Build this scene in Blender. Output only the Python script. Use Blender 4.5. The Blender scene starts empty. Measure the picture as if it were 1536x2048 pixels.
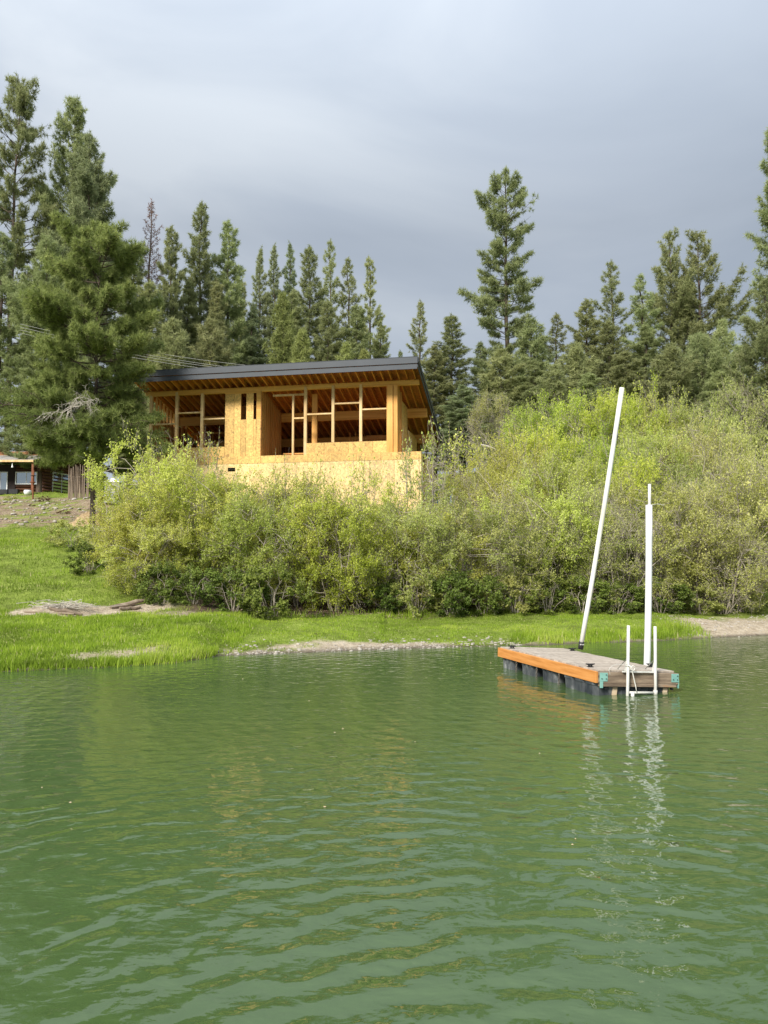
import bpy, math, random
import numpy as np
from mathutils import Vector, Matrix
C = bpy.context.scene
COL = C.collection
rad = math.radians
# ------------------------------------------------------------------ camera
F = 1547.0                                   # focal length in pixels of the 1536x2048 frame
PITCH = math.atan(106 / F)
CAMZ = 2.0
cam_d = bpy.data.cameras.new('camera'); cam = bpy.data.objects.new('camera', cam_d); COL.objects.link(cam)
cam.location = (0, 0, CAMZ); cam.rotation_euler = (math.pi / 2 + PITCH, 0, 0)
cam_d.sensor_fit = 'VERTICAL'; cam_d.sensor_height = 36.0; cam_d.lens = F * 36 / 2048
cam_d.clip_start = 0.1; cam_d.clip_end = 2000
C.camera = cam
# ------------------------------------------------------------------ light
SUN_EL, SUN_AZ = rad(36), rad(212)           # azimuth clockwise from +Y (the view direction)
w = bpy.data.worlds.new('World'); C.world = w; w.use_nodes = True
nt = w.node_tree; N = nt.nodes; Lk = nt.links
N.clear()
out = N.new('ShaderNodeOutputWorld')
sky = N.new('ShaderNodeTexSky'); sky.sky_type = 'NISHITA'; sky.sun_disc = False
sky.sun_elevation = SUN_EL; sky.sun_rotation = SUN_AZ
bg1 = N.new('ShaderNodeBackground'); bg1.inputs[1].default_value = 0.08
Lk.new(sky.outputs[0], bg1.inputs[0])
tc = N.new('ShaderNodeTexCoord')
mp = N.new('ShaderNodeMapping'); mp.inputs['Scale'].default_value = (1.0, 1.0, 2.0); mp.inputs['Rotation'].default_value = (rad(14), rad(24), 0)
Lk.new(tc.outputs['Generated'], mp.inputs[0])
n1 = N.new('ShaderNodeTexNoise'); n1.inputs['Scale'].default_value = 1.5; n1.inputs['Detail'].default_value = 6.0
n1.inputs['Roughness'].default_value = 0.5; n1.inputs['Distortion'].default_value = 0.9
Lk.new(mp.outputs[0], n1.inputs['Vector'])
ramp = N.new('ShaderNodeValToRGB')
e = ramp.color_ramp.elements
e[0].position = 0.42; e[0].color = (0.134, 0.153, 0.180, 1)
e[1].position = 0.78; e[1].color = (0.203, 0.220, 0.240, 1)
m_ = e.new(0.57); m_.color = (0.155, 0.174, 0.201, 1)
dt = N.new('ShaderNodeVectorMath'); dt.operation = 'DOT_PRODUCT'; dt.inputs[1].default_value = (-.42, -.15, .55)
Lk.new(tc.outputs['Generated'], dt.inputs[0])
mix_ = N.new('ShaderNodeMath'); mix_.operation = 'MULTIPLY_ADD'; mix_.inputs[1].default_value = .55
Lk.new(dt.outputs['Value'], mix_.inputs[0])
half = N.new('ShaderNodeMath'); half.operation = 'MULTIPLY_ADD'; half.inputs[1].default_value = 1.0; half.inputs[2].default_value = 0.0
Lk.new(n1.outputs['Fac'], half.inputs[0]); Lk.new(half.outputs[0], mix_.inputs[2])
Lk.new(mix_.outputs[0], ramp.inputs[0])
sep = N.new('ShaderNodeSeparateXYZ'); Lk.new(tc.outputs['Generated'], sep.inputs[0])
mr = N.new('ShaderNodeMapRange'); mr.inputs[1].default_value = 0.40; mr.inputs[2].default_value = 1.0
mr.inputs[3].default_value = 1.14; mr.inputs[4].default_value = 3.2
Lk.new(sep.outputs['Z'], mr.inputs[0])
mul = N.new('ShaderNodeVectorMath'); mul.operation = 'SCALE'
Lk.new(ramp.outputs[0], mul.inputs[0]); Lk.new(mr.outputs[0], mul.inputs['Scale'])
bg2 = N.new('ShaderNodeBackground'); Lk.new(mul.outputs[0], bg2.inputs[0]); bg2.inputs[1].default_value = 1.0
mx = N.new('ShaderNodeMixShader'); mx.inputs[0].default_value = 0.95
Lk.new(bg1.outputs[0], mx.inputs[1]); Lk.new(bg2.outputs[0], mx.inputs[2]); Lk.new(mx.outputs[0], out.inputs[0])
sd = bpy.data.lights.new('sun', 'SUN'); sd.energy = 2.2; sd.angle = rad(14); sd.color = (1.0, 0.945, 0.84)
sun = bpy.data.objects.new('sun', sd); COL.objects.link(sun)
dirv = Vector((math.sin(SUN_AZ) * math.cos(SUN_EL), math.cos(SUN_AZ) * math.cos(SUN_EL), math.sin(SUN_EL)))
sun.rotation_euler = dirv.to_track_quat('Z', 'Y').to_euler()
sun.location = (0, 0, 60)
vs = C.view_settings
vs.view_transform = 'Standard'; vs.look = 'None'; vs.gamma = 1; vs.use_curve_mapping = False; vs.exposure = 1.32
C.cycles.max_bounces = 6; C.cycles.diffuse_bounces = 3; C.cycles.glossy_bounces = 3; C.cycles.transmission_bounces = 3
C.cycles.transparent_max_bounces = 4
C.cycles.use_denoising = True
# ------------------------------------------------------------------ helpers
rnd = random.Random(7)

def at(px, py, Y):
    """World point at depth Y seen at a pixel of the photograph."""
    x = (px - 768) / F; y = -(py - 1024) / F
    d1 = math.cos(PITCH) - y * math.sin(PITCH); d2 = math.sin(PITCH) + y * math.cos(PITCH)
    k = Y / d1
    return Vector((x * k, Y, CAMZ + d2 * k))

def tag(o, label=None, cat=None, group=None, kind=None):
    if label: o['label'] = label
    if cat: o['category'] = cat
    if group: o['group'] = group
    if kind: o['kind'] = kind
    return o

def empty(name, loc, rz=0, label=None, cat=None, group=None):
    o = bpy.data.objects.new(name, None); COL.objects.link(o)
    o.location = loc; o.rotation_euler = (0, 0, rz); o.empty_display_size = 0.3
    return tag(o, label, cat, group)

def link(name, me, mat=None, parent=None):
    if mat is not None and not me.materials: me.materials.append(mat)
    o = bpy.data.objects.new(name, me); COL.objects.link(o)
    if parent is not None: o.parent = parent
    return o

def npmesh(name, V, T, rndv=None, smooth=False):
    """Mesh from vertex array and triangle array; optional per-point float 'rnd'."""
    me = bpy.data.meshes.new(name)
    V = np.asarray(V, np.float32); T = np.asarray(T, np.int32)
    me.vertices.add(len(V)); me.vertices.foreach_set('co', V.ravel())
    n = T.shape[1]
    me.loops.add(T.size); me.loops.foreach_set('vertex_index', T.ravel())
    me.polygons.add(len(T)); me.polygons.foreach_set('loop_start', np.arange(0, T.size, n, dtype=np.int32))
    if smooth: me.polygons.foreach_set('use_smooth', np.ones(len(T), bool))
    if rndv is not None:
        a = me.attributes.new('rnd', 'FLOAT', 'POINT'); a.data.foreach_set('value', np.asarray(rndv, np.float32))
    me.update(); me.validate()
    return me

class MB:
    """Collects boxes, bars and tubes into one mesh."""
    def __init__(s): s.v = []; s.f = []
    def poly(s, vs, fs):
        b = len(s.v); s.v += [tuple(v) for v in vs]; s.f += [tuple(i + b for i in f) for f in fs]; return s
    def box(s, a, b):
        x0, y0, z0 = [min(a[i], b[i]) for i in range(3)]; x1, y1, z1 = [max(a[i], b[i]) for i in range(3)]
        return s.poly([(x0,y0,z0),(x1,y0,z0),(x1,y1,z0),(x0,y1,z0),(x0,y0,z1),(x1,y0,z1),(x1,y1,z1),(x0,y1,z1)],
               [(0,3,2,1),(4,5,6,7),(0,1,5,4),(1,2,6,5),(2,3,7,6),(3,0,4,7)])
    def bar(s, p, q, w_, h, up=(0, 0, 1)):
        p = Vector(p); q = Vector(q); d = (q - p).normalized()
        sd_ = d.cross(Vector(up))
        if sd_.length < 1e-3: sd_ = Vector((1, 0, 0))
        sd_.normalize(); u = sd_.cross(d).normalized()
        c = [sd_ * (a * w_ / 2) + u * (b * h / 2) for a, b in ((-1,-1),(1,-1),(1,1),(-1,1))]
        return s.poly([p + k for k in c] + [q + k for k in c],
               [(0,3,2,1),(4,5,6,7),(0,1,5,4),(1,2,6,5),(2,3,7,6),(3,0,4,7)])
    def tube(s, pts, rs, n=8, caps=True):
        pts = [Vector(p) for p in pts]
        if not isinstance(rs, (list, tuple)): rs = [rs] * len(pts)
        vs = []; fs = []
        for i, p in enumerate(pts):
            d = (pts[min(i + 1, len(pts) - 1)] - pts[max(i - 1, 0)]).normalized()
            a = d.cross(Vector((0.13, 0.97, 0.21))); a.normalize(); b = d.cross(a)
            for k in range(n):
                t = 2 * math.pi * k / n
                vs.append(p + (a * math.cos(t) + b * math.sin(t)) * rs[i])
        for i in range(len(pts) - 1):
            for k in range(n):
                fs.append((i*n+k, i*n+(k+1) % n, (i+1)*n+(k+1) % n, (i+1)*n+k))
        if caps:
            fs.append(tuple(range(n))[::-1]); fs.append(tuple((len(pts)-1)*n + k for k in range(n)))
        return s.poly(vs, fs)
    def mesh(s, name, smooth=False, bevel=0):
        me = bpy.data.meshes.new(name); me.from_pydata(s.v, [], s.f)
        if smooth: me.polygons.foreach_set('use_smooth', [True] * len(me.polygons))
        me.update(); return me
    def build(s, name, mat, parent=None, smooth=False, bevel=0):
        o = link(name, s.mesh(name, smooth), mat, parent)
        if bevel:
            m = o.modifiers.new('bevel', 'BEVEL'); m.width = bevel; m.segments = 1; m.limit_method = 'ANGLE'
        return o

def bx(name, mat, parent, a, b, bevel=0):
    return MB().box(a, b).build(name, mat, parent, bevel=bevel)

# smooth value noise on numpy arrays
_lat = np.random.RandomState(3).rand(257, 257)
def vnoise(x, y):
    x = np.asarray(x, float); y = np.asarray(y, float)
    xi = np.floor(x).astype(int); yi = np.floor(y).astype(int); fx = x - xi; fy = y - yi
    fx = fx*fx*(3-2*fx); fy = fy*fy*(3-2*fy); xi %= 256; yi %= 256
    return (_lat[xi,yi]*(1-fx)+_lat[xi+1,yi]*fx)*(1-fy)+(_lat[xi,yi+1]*(1-fx)+_lat[xi+1,yi+1]*fx)*fy
def fbm(x, y, o=4):
    t = 0; a = .5
    for k in range(o): t = t + a * vnoise(x * 2**k + 17.3*k, y * 2**k + 5.1*k); a *= .5
    return t

# ------------------------------------------------------------------ materials
def mat(name):
    m = bpy.data.materials.new(name); m.use_nodes = True
    nt = m.node_tree; b = nt.nodes['Principled BSDF']
    return m, nt, b
def nd(nt, t, **kw):
    n = nt.nodes.new(t)
    for k, v in kw.items():
        if k in n.inputs: n.inputs[k].default_value = v
        else: setattr(n, k, v)
    return n
def ramp_node(nt, stops):
    r = nt.nodes.new('ShaderNodeValToRGB'); e = r.color_ramp.elements
    while len(e) < len(stops): e.new(0.5)
    for i, (p, c) in enumerate(stops): e[i].position = p; e[i].color = (*c, 1)
    return r
def noisy(name, stops, scale=5, rough=.7, stretch=(1, 1, 1), bump=0.0, bscale=None, detail=5, objrand=0.0, spec=.3, metal=0):
    m, nt, b = mat(name)
    t = nd(nt, 'ShaderNodeTexCoord'); mp = nd(nt, 'ShaderNodeMapping'); mp.inputs['Scale'].default_value = stretch
    nt.links.new(t.outputs['Object'], mp.inputs[0])
    oi = nd(nt, 'ShaderNodeObjectInfo')
    ad = nd(nt, 'ShaderNodeVectorMath', operation='ADD'); sc = nd(nt, 'ShaderNodeMath', operation='MULTIPLY'); sc.inputs[1].default_value = 37
    nt.links.new(oi.outputs['Random'], sc.inputs[0]); nt.links.new(mp.outputs[0], ad.inputs[0]); nt.links.new(sc.outputs[0], ad.inputs[1])
    n = nd(nt, 'ShaderNodeTexNoise', Scale=scale, Detail=detail, Roughness=.6)
    nt.links.new(ad.outputs[0], n.inputs['Vector'])
    r = ramp_node(nt, stops); nt.links.new(n.outputs['Fac'], r.inputs[0])
    src = r.outputs[0]
    if objrand:
        mr = nd(nt, 'ShaderNodeMapRange'); mr.inputs[3].default_value = 1 - objrand; mr.inputs[4].default_value = 1 + objrand
        nt.links.new(oi.outputs['Random'], mr.inputs[0])
        vm = nd(nt, 'ShaderNodeVectorMath', operation='SCALE'); nt.links.new(src, vm.inputs[0]); nt.links.new(mr.outputs[0], vm.inputs['Scale'])
        src = vm.outputs[0]
    nt.links.new(src, b.inputs['Base Color'])
    b.inputs['Roughness'].default_value = rough; b.inputs['Specular IOR Level'].default_value = spec; b.inputs['Metallic'].default_value = metal
    if bump:
        n2 = nd(nt, 'ShaderNodeTexNoise', Scale=bscale or scale * 3, Detail=4); nt.links.new(ad.outputs[0], n2.inputs['Vector'])
        bn = nd(nt, 'ShaderNodeBump', Strength=1.0, Distance=bump); nt.links.new(n2.outputs['Fac'], bn.inputs['Height']); nt.links.new(bn.outputs[0], b.inputs['Normal'])
    return m

def foliage(name, stops, trans=.3, hue=.04, val=.25, rough=.6):
    m, nt, b = mat(name)
    a = nd(nt, 'ShaderNodeAttribute', attribute_name='rnd')
    oi = nd(nt, 'ShaderNodeObjectInfo')
    r = ramp_node(nt, stops); nt.links.new(a.outputs['Fac'], r.inputs[0])
    hs = nd(nt, 'ShaderNodeHueSaturation'); nt.links.new(r.outputs[0], hs.inputs['Color'])
    m1 = nd(nt, 'ShaderNodeMapRange'); m1.inputs[3].default_value = .5 - hue; m1.inputs[4].default_value = .5 + hue * .6
    m2 = nd(nt, 'ShaderNodeMapRange'); m2.inputs[3].default_value = 1 - val; m2.inputs[4].default_value = 1 + val
    w2 = nd(nt, 'ShaderNodeMath', operation='MULTIPLY'); w2.inputs[1].default_value = 7.31
    w3 = nd(nt, 'ShaderNodeMath', operation='FRACT')
    nt.links.new(oi.outputs['Random'], m1.inputs[0]); nt.links.new(oi.outputs['Random'], w2.inputs[0]); nt.links.new(w2.outputs[0], w3.inputs[0]); nt.links.new(w3.outputs[0], m2.inputs[0])
    nt.links.new(m1.outputs[0], hs.inputs['Hue']); nt.links.new(m2.outputs[0], hs.inputs['Value'])
    nt.links.new(hs.outputs[0], b.inputs['Base Color'])
    b.inputs['Roughness'].default_value = rough; b.inputs['Specular IOR Level'].default_value = .25
    tr = nd(nt, 'ShaderNodeBsdfTranslucent'); nt.links.new(hs.outputs[0], tr.inputs[0])
    mx = nd(nt, 'ShaderNodeMixShader'); mx.inputs[0].default_value = trans
    o = nt.nodes['Material Output']; nt.links.new(b.outputs[0], mx.inputs[1]); nt.links.new(tr.outputs[0], mx.inputs[2]); nt.links.new(mx.outputs[0], o.inputs[0])
    return m

M = {}
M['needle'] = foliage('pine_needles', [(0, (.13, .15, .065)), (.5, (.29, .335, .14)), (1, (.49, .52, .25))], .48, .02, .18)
M['needle_cool'] = foliage('fir_and_shaded_needles', [(0, (.11, .135, .07)), (.5, (.25, .30, .15)), (1, (.42, .47, .24))], .48, .02, .15)
M['needle_bright'] = foliage('young_pine_needles', [(0, (.12, .145, .045)), (.5, (.26, .31, .095)), (1, (.42, .47, .17))], .4, .02, .12)
M['needle_near'] = foliage('near_pine_needles', [(0, (.07, .090, .026)), (.5, (.20, .255, .070)), (1, (.42, .47, .16))], .4, .01, .05)
M['needle_dead'] = foliage('dead_needles', [(0, (.16, .07, .04)), (1, (.33, .17, .11))], .2, .01, .1)
M['leaf'] = foliage('spring_leaves', [(0, (.24, .28, .05)), (.5, (.52, .57, .11)), (1, (.76, .78, .26))], .48, .02, .18)
M['leaf_vivid'] = foliage('vivid_leaves', [(0, (.21, .28, .035)), (.5, (.46, .57, .075)), (1, (.70, .77, .18))], .48, .015, .12)
M['leaf_olive'] = foliage('olive_leaves', [(0, (.22, .25, .06)), (.5, (.46, .50, .14)), (1, (.68, .69, .28))], .45, .02, .15)
M['leaf_dark'] = foliage('low_bush_leaves', [(0, (.08, .12, .02)), (.5, (.18, .25, .045)), (1, (.33, .41, .09))], .35, .02, .15)
M['leaf_rust'] = foliage('rust_leaves', [(0, (.10, .04, .025)), (1, (.25, .12, .07))], .3, .02, .2)
M['grass'] = foliage('grass_blades', [(0, (.13, .19, .02)), (.45, (.28, .41, .035)), (.85, (.46, .56, .08)), (1, (.62, .56, .30))], .45, 0, 0)
M['twig'] = noisy('twigs', [(.3, (.24, .20, .16)), (.7, (.48, .43, .36))], 3, .9)
M['twig_pale'] = noisy('pale_twigs', [(.3, (.38, .34, .29)), (.7, (.62, .57, .50))], 3, .9)
M['bark'] = noisy('bark', [(.3, (.045, .034, .028)), (.55, (.10, .075, .058)), (.75, (.17, .12, .09))], 6, .95, (1, 1, .25), .04)
M['bark_red'] = noisy('dead_bark', [(.3, (.16, .11, .09)), (.7, (.28, .20, .17))], 4, .95)
M['wood'] = noisy('new_lumber', [(.3, (.50, .23, .055)), (.5, (.64, .32, .085)), (.72, (.76, .44, .14))], 3, .6, (1, 1, .12), objrand=.14)
M['wood_h'] = noisy('glulam_lumber', [(.3, (.58, .28, .055)), (.5, (.72, .38, .085)), (.72, (.82, .50, .14))], 3, .5, (.1, 1, 4), objrand=.08)
M['rafter'] = noisy('rafter_lumber', [(.3, (.50, .21, .048)), (.7, (.70, .34, .085))], 3, .6, (1, .12, 1), objrand=.16)
M['post'] = noisy('post_lumber', [(.3, (.55, .36, .15)), (.5, (.70, .48, .24)), (.75, (.80, .60, .36))], 4, .6, (1, 1, .3), objrand=.1)
M['fascia'] = noisy('dark_fascia_metal', [(.3, (.026, .034, .048)), (.7, (.040, .050, .066))], 1, .45, spec=.5)
M['roofing'] = noisy('dark_roofing', [(.3, (.030, .034, .040)), (.7, (.055, .060, .068))], 3, .7)
def osb(name, tint):
    m, nt, b = mat(name)
    t = nd(nt, 'ShaderNodeTexCoord'); oi = nd(nt, 'ShaderNodeObjectInfo')
    ad = nd(nt, 'ShaderNodeVectorMath', operation='ADD'); nt.links.new(t.outputs['Object'], ad.inputs[0])
    v = nd(nt, 'ShaderNodeTexVoronoi', Scale=13.0, Randomness=1.0); 
    wn = nd(nt, 'ShaderNodeTexNoise', Scale=6.0, Detail=2.0); nt.links.new(ad.outputs[0], wn.inputs['Vector'])
    nm = nd(nt, 'ShaderNodeVectorMath', operation='MULTIPLY_ADD'); nt.links.new(wn.outputs['Color'], nm.inputs[0]); nm.inputs[1].default_value = (.35, .35, .35); nt.links.new(ad.outputs[0], nm.inputs[2])
    nt.links.new(nm.outputs[0], v.inputs['Vector'])
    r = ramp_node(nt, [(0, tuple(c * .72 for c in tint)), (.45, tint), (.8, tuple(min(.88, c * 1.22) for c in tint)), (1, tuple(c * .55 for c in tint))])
    sp = nd(nt, 'ShaderNodeSeparateColor'); nt.links.new(v.outputs['Color'], sp.inputs[0]); nt.links.new(sp.outputs[0], r.inputs[0])
    n = nd(nt, 'ShaderNodeTexNoise', Scale=.8, Detail=4.0); nt.links.new(t.outputs['Object'], n.inputs['Vector'])
    mr = nd(nt, 'ShaderNodeMapRange'); mr.inputs[1].default_value = .3; mr.inputs[2].default_value = .7; mr.inputs[3].default_value = .86; mr.inputs[4].default_value = 1.1
    nt.links.new(n.outputs['Fac'], mr.inputs[0])
    mo = nd(nt, 'ShaderNodeMapRange'); mo.inputs[3].default_value = .84; mo.inputs[4].default_value = 1.12; nt.links.new(oi.outputs['Random'], mo.inputs[0])
    mm = nd(nt, 'ShaderNodeMath', operation='MULTIPLY'); nt.links.new(mr.outputs[0], mm.inputs[0]); nt.links.new(mo.outputs[0], mm.inputs[1])
    s = nd(nt, 'ShaderNodeVectorMath', operation='SCALE'); nt.links.new(r.outputs[0], s.inputs[0]); nt.links.new(mm.outputs[0], s.inputs['Scale'])
    nt.links.new(s.outputs[0], b.inputs['Base Color']); b.inputs['Roughness'].default_value = .65
    return m
M['osb'] = osb('strand_board', (.70, .43, .135))
M['osb_pale'] = osb('weathered_strand_board', (.80, .56, .25))
M['osb_in'] = osb('shaded_strand_board', (.44, .175, .042))  # darker, redder copy of the strand board; shade and bounce light in its colour

# ------------------------------------------------------------------ terrain
SX = [-60, -9, -7.4, -5.5, -4.3, -3.6, 0.4, 3, 7, 11, 14, 60]
SY = [13.0, 14.0, 14.6, 15.3, 15.9, 17.3, 18.6, 19.3, 20.6, 22.2, 23.5, 30]
PL_ = ([-12, 0, 1, 3, 7, 13, 18, 23, 30, 36, 60, 90, 160], [-2.5, 0, .17, .36, .78, 1.8, 2.8, 3.75, 5.5, 6.6, 9.5, 13, 20])
PM_ = ([-12, 0, 1, 3, 6.5, 9, 18, 27, 50, 90, 160], [-2.5, 0, .16, .33, .62, 1.25, 4.35, 6.7, 10, 13, 19])
PR_ = ([-12, 0, .6, 1.5, 5, 12, 24, 40, 90, 160], [-2.5, 0, .2, .3, .5, 2.6, 7.0, 9.5, 14, 20])
def H(x, y):
    x = np.asarray(x, float); y = np.asarray(y, float)
    s = y - np.interp(x, SX, SY) + .25 * (vnoise(x * 1.3 + 40, y * .2 + 3) - .5)
    l = np.interp(s, *PL_); m = np.interp(s, *PM_); r = np.interp(s, *PR_)
    a = np.clip((x + 12) / 8, 0, 1); b = np.clip((x - 3) / 6, 0, 1)
    z = l * (1 - a) + (m * (1 - b) + r * b) * a
    z = z + (fbm(x * .35, y * .35) - .47) * np.clip(s * .12, 0, .5) + (fbm(x * 1.7 + 9, y * 1.7) - .47) * np.clip(s * .1, 0, .12)
    # building pad
    return z
def Hf(x, y): return float(H(x, y))
def shore(x): return np.interp(x, SX, SY)

def axis(parts):
    o = []
    for a, b, n in parts: o.append(np.linspace(a, b, n, endpoint=False))
    return np.concatenate(o + [[parts[-1][1]]])
gx = axis([(-260, -40, 14), (-40, -14, 65), (-14, 14, 200), (14, 40, 65), (40, 260, 14)])
gy = axis([(4, 13, 10), (13, 30, 190), (30, 60, 120), (60, 120, 50), (120, 420, 14)])
GX, GY = np.meshgrid(gx, gy, indexing='ij'); GZ = H(GX, GY)
nx, ny = GX.shape
idx = np.arange(nx * ny).reshape(nx, ny)
quads = np.stack([idx[:-1, :-1], idx[1:, :-1], idx[1:, 1:], idx[:-1, 1:]], -1).reshape(-1, 4)
def soil(x, y):
    """bare-ground amount 0..1 (sand, dirt), and kind 0 pale sand .. 1 brown litter"""
    x = np.asarray(x, float); y = np.asarray(y, float); s = y - shore(x); n = fbm(x * .9 + 3, y * .9) - .47; n2 = fbm(x * 2.5, y * 2.5 + 8) - .47
    ss = lambda v, a, b: np.clip((v - a) / (b - a), 0, 1)
    sand = ss(-(s - .75 - n * 1.6 - n2 * .8), 0, .3) * ss(x, -3.9, -3.3) * ss(-x, -3.4, -1.2)          # pale strip in the middle
    sand = np.maximum(sand, ss(-(np.abs(s - 1.1) - .5 - n * 2.0), 0, .3) * ss(-np.abs(x + 6.2), -1.6, -1.2) * .8)
    sand = np.maximum(sand, ss(-(s - 3.0 - n * 3), 0, .8) * ss(x, 8.3, 9.2))
    sand = np.maximum(sand, ss(-(s - .22 - n2 * .5), 0, .12) * .8)
    bed = np.hypot((x + 8.1 - (y - 22) * .25) / 2.0, (y - 21.6 - (x + 8.1) * .35) / .75)
    sand = np.maximum(sand, ss(1.0 - bed - n * .6, 0, .2))
    patch = np.hypot((x + 5.2) / 1.5, (y - 21.5) / .5); sand = np.maximum(sand, .6 * ss(1 - patch - n * .8, 0, .3))
    litter = ss(s - 5.7 - n * 3, 0, .8) * ss(x, -6.6, -5.4) * ss(-(s - 9.5 - n * 6), 0, 2)
    path = ss(-(np.abs(x - (-1.6 + (y - 25) * .1) ) - 1.9 - n * 2), 0, .5) * ss(s, 5.0, 5.6)
    litter = np.maximum(litter, path)
    garden = ss(s - 23.2 - n * 2, 0, .5) * ss(-x, 14.0 , 14.6) * ss(-(s - 34.0), 0, .6) * ss(n2 + .5 * n + .16, 0, .12)
    return sand, litter, garden
Sd, Lt, Gd = soil(GX, GY)
me = npmesh('ground', np.stack([GX, GY, GZ], -1).reshape(-1, 3), quads, smooth=True)
ca = me.attributes.new('mask', 'FLOAT_COLOR', 'POINT')
ca.data.foreach_set('color', np.stack([Sd, Lt, Gd, np.ones_like(Sd)], -1).astype(np.float32).ravel())
m, nt, b = mat('ground_cover')
t = nd(nt, 'ShaderNodeTexCoord')
def nz(sc, det=6, rough=.6):
    n = nd(nt, 'ShaderNodeTexNoise', Scale=sc, Detail=det, Roughness=rough); nt.links.new(t.outputs['Object'], n.inputs['Vector']); return n
gr = ramp_node(nt, [(.3, (.10, .11, .03)), (.45, (.17, .22, .04)), (.6, (.26, .33, .06)), (.75, (.34, .33, .14))]); nt.links.new(nz(1.3, 8, .75).outputs['Fac'], gr.inputs[0])
sa = ramp_node(nt, [(.3, (.26, .20, .14)), (.5, (.46, .38, .28)), (.7, (.62, .54, .42))]); nt.links.new(nz(4.5, 8, .75).outputs['Fac'], sa.inputs[0])
li = ramp_node(nt, [(.3, (.055, .042, .028)), (.5, (.13, .095, .065)), (.62, (.20, .15, .10)), (.75, (.36, .28, .20))]); nt.links.new(nz(9, 8, .8).outputs['Fac'], li.inputs[0])
ga = ramp_node(nt, [(.3, (.12, .10, .055)), (.46, (.25, .185, .125)), (.58, (.36, .28, .20)), (.68, (.18, .21, .07))]); nt.links.new(nz(2.2, 8, .8).outputs['Fac'], ga.inputs[0])
at_ = nd(nt, 'ShaderNodeAttribute', attribute_name='mask'); sp = nd(nt, 'ShaderNodeSeparateColor'); nt.links.new(at_.outputs['Color'], sp.inputs[0])
cur = gr.outputs[0]
for i, r_ in ((2, ga), (1, li), (0, sa)):
    mm = nd(nt, 'ShaderNodeMix', data_type='RGBA'); nt.links.new(sp.outputs[i], mm.inputs[0]); nt.links.new(cur, mm.inputs[6]); nt.links.new(r_.outputs[0], mm.inputs[7]); cur = mm.outputs[2]
gp = nd(nt, 'ShaderNodeNewGeometry'); sz_ = nd(nt, 'ShaderNodeSeparateXYZ'); nt.links.new(gp.outputs['Position'], sz_.inputs[0])
wet = nd(nt, 'ShaderNodeMapRange'); wet.inputs[1].default_value = .01; wet.inputs[2].default_value = .07; wet.inputs[3].default_value = .38; wet.inputs[4].default_value = 1.0
nt.links.new(sz_.outputs['Z'], wet.inputs[0]); wv = nd(nt, 'ShaderNodeVectorMath', operation='SCALE'); nt.links.new(cur, wv.inputs[0]); nt.links.new(wet.outputs[0], wv.inputs['Scale']); cur = wv.outputs[0]
nt.links.new(cur, b.inputs['Base Color']); b.inputs['Roughness'].default_value = .95; b.inputs['Specular IOR Level'].default_value = .1
bn = nd(nt, 'ShaderNodeBump', Strength=1.0, Distance=.12); nt.links.new(nz(7, 8, .7).outputs['Fac'], bn.inputs['Height']); nt.links.new(bn.outputs[0], b.inputs['Normal'])
M['ground'] = m
tag(link('ground', me, m), kind='structure')

# ------------------------------------------------------------------ water
m, nt, b = mat('lake_water')
g = nd(nt, 'ShaderNodeNewGeometry')
def vm(op, a, bb=None, val=None):
    n = nd(nt, 'ShaderNodeVectorMath', operation=op); nt.links.new(a, n.inputs[0])
    if bb is not None: nt.links.new(bb, n.inputs[1])
    if val is not None: n.inputs[1].default_value = val
    return n.outputs[0] if op != 'DISTANCE' and op != 'LENGTH' else n.outputs['Value']
def ma(op, a, bb=None, cc=None):
    n = nd(nt, 'ShaderNodeMath', operation=op)
    for i, v in enumerate((a, bb, cc)):
        if v is None: continue
        if isinstance(v, (int, float)): n.inputs[i].default_value = v
        else: nt.links.new(v, n.inputs[i])
    return n.outputs[0]
P = g.outputs['Position']
def noise(sc, det=2, rough=.5, stretch=None, dist=0):
    v = P
    if stretch is not None:
        mp = nd(nt, 'ShaderNodeMapping'); mp.inputs['Scale'].default_value = stretch[0]; mp.inputs['Rotation'].default_value = (0, 0, stretch[1]); nt.links.new(P, mp.inputs[0]); v = mp.outputs[0]
    n = nd(nt, 'ShaderNodeTexNoise', Scale=sc, Detail=det, Roughness=rough, Distortion=dist); nt.links.new(v, n.inputs['Vector']); return n.outputs['Fac']
def rings(cx, cy, lam, warp, wn):
    d = vm('DISTANCE', P, val=(cx, cy, 0))
    ph = ma('ADD', ma('ADD', ma('MULTIPLY', d, 2 * math.pi / lam), ma('MULTIPLY', wn, warp)), ma('MULTIPLY', wfine, warp * .35))
    return ma('SINE', ph)
wfine = noise(3.1, 3); w1 = noise(.9, 2); w2 = noise(2.2, 2)
patch = nd(nt, 'ShaderNodeMapRange'); patch.inputs[1].default_value = .33; patch.inputs[2].default_value = .60; nt.links.new(noise(.40, 2), patch.inputs[0])
fade = nd(nt, 'ShaderNodeMapRange'); fade.inputs[1].default_value = 3.0; fade.inputs[2].default_value = 9.0; fade.inputs[3].default_value = 1.0; fade.inputs[4].default_value = .12
nt.links.new(vm('DISTANCE', P, val=(1.1, .6, 0)), fade.inputs[0])
h = ma('MULTIPLY', rings(1.1, .6, .29, 15, w1), ma('MULTIPLY', ma('MULTIPLY', patch.outputs[0], fade.outputs[0]), .0066))
patch2 = nd(nt, 'ShaderNodeMapRange'); patch2.inputs[1].default_value = .38; patch2.inputs[2].default_value = .62; nt.links.new(noise(.75, 2, .5, ((1, 1.6, 1), rad(40))), patch2.inputs[0])
h = ma('ADD', h, ma('MULTIPLY', rings(3.4, -2.4, .41, 13, w2), ma('MULTIPLY', ma('MULTIPLY', patch2.outputs[0], fade.outputs[0]), .0058)))
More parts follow.
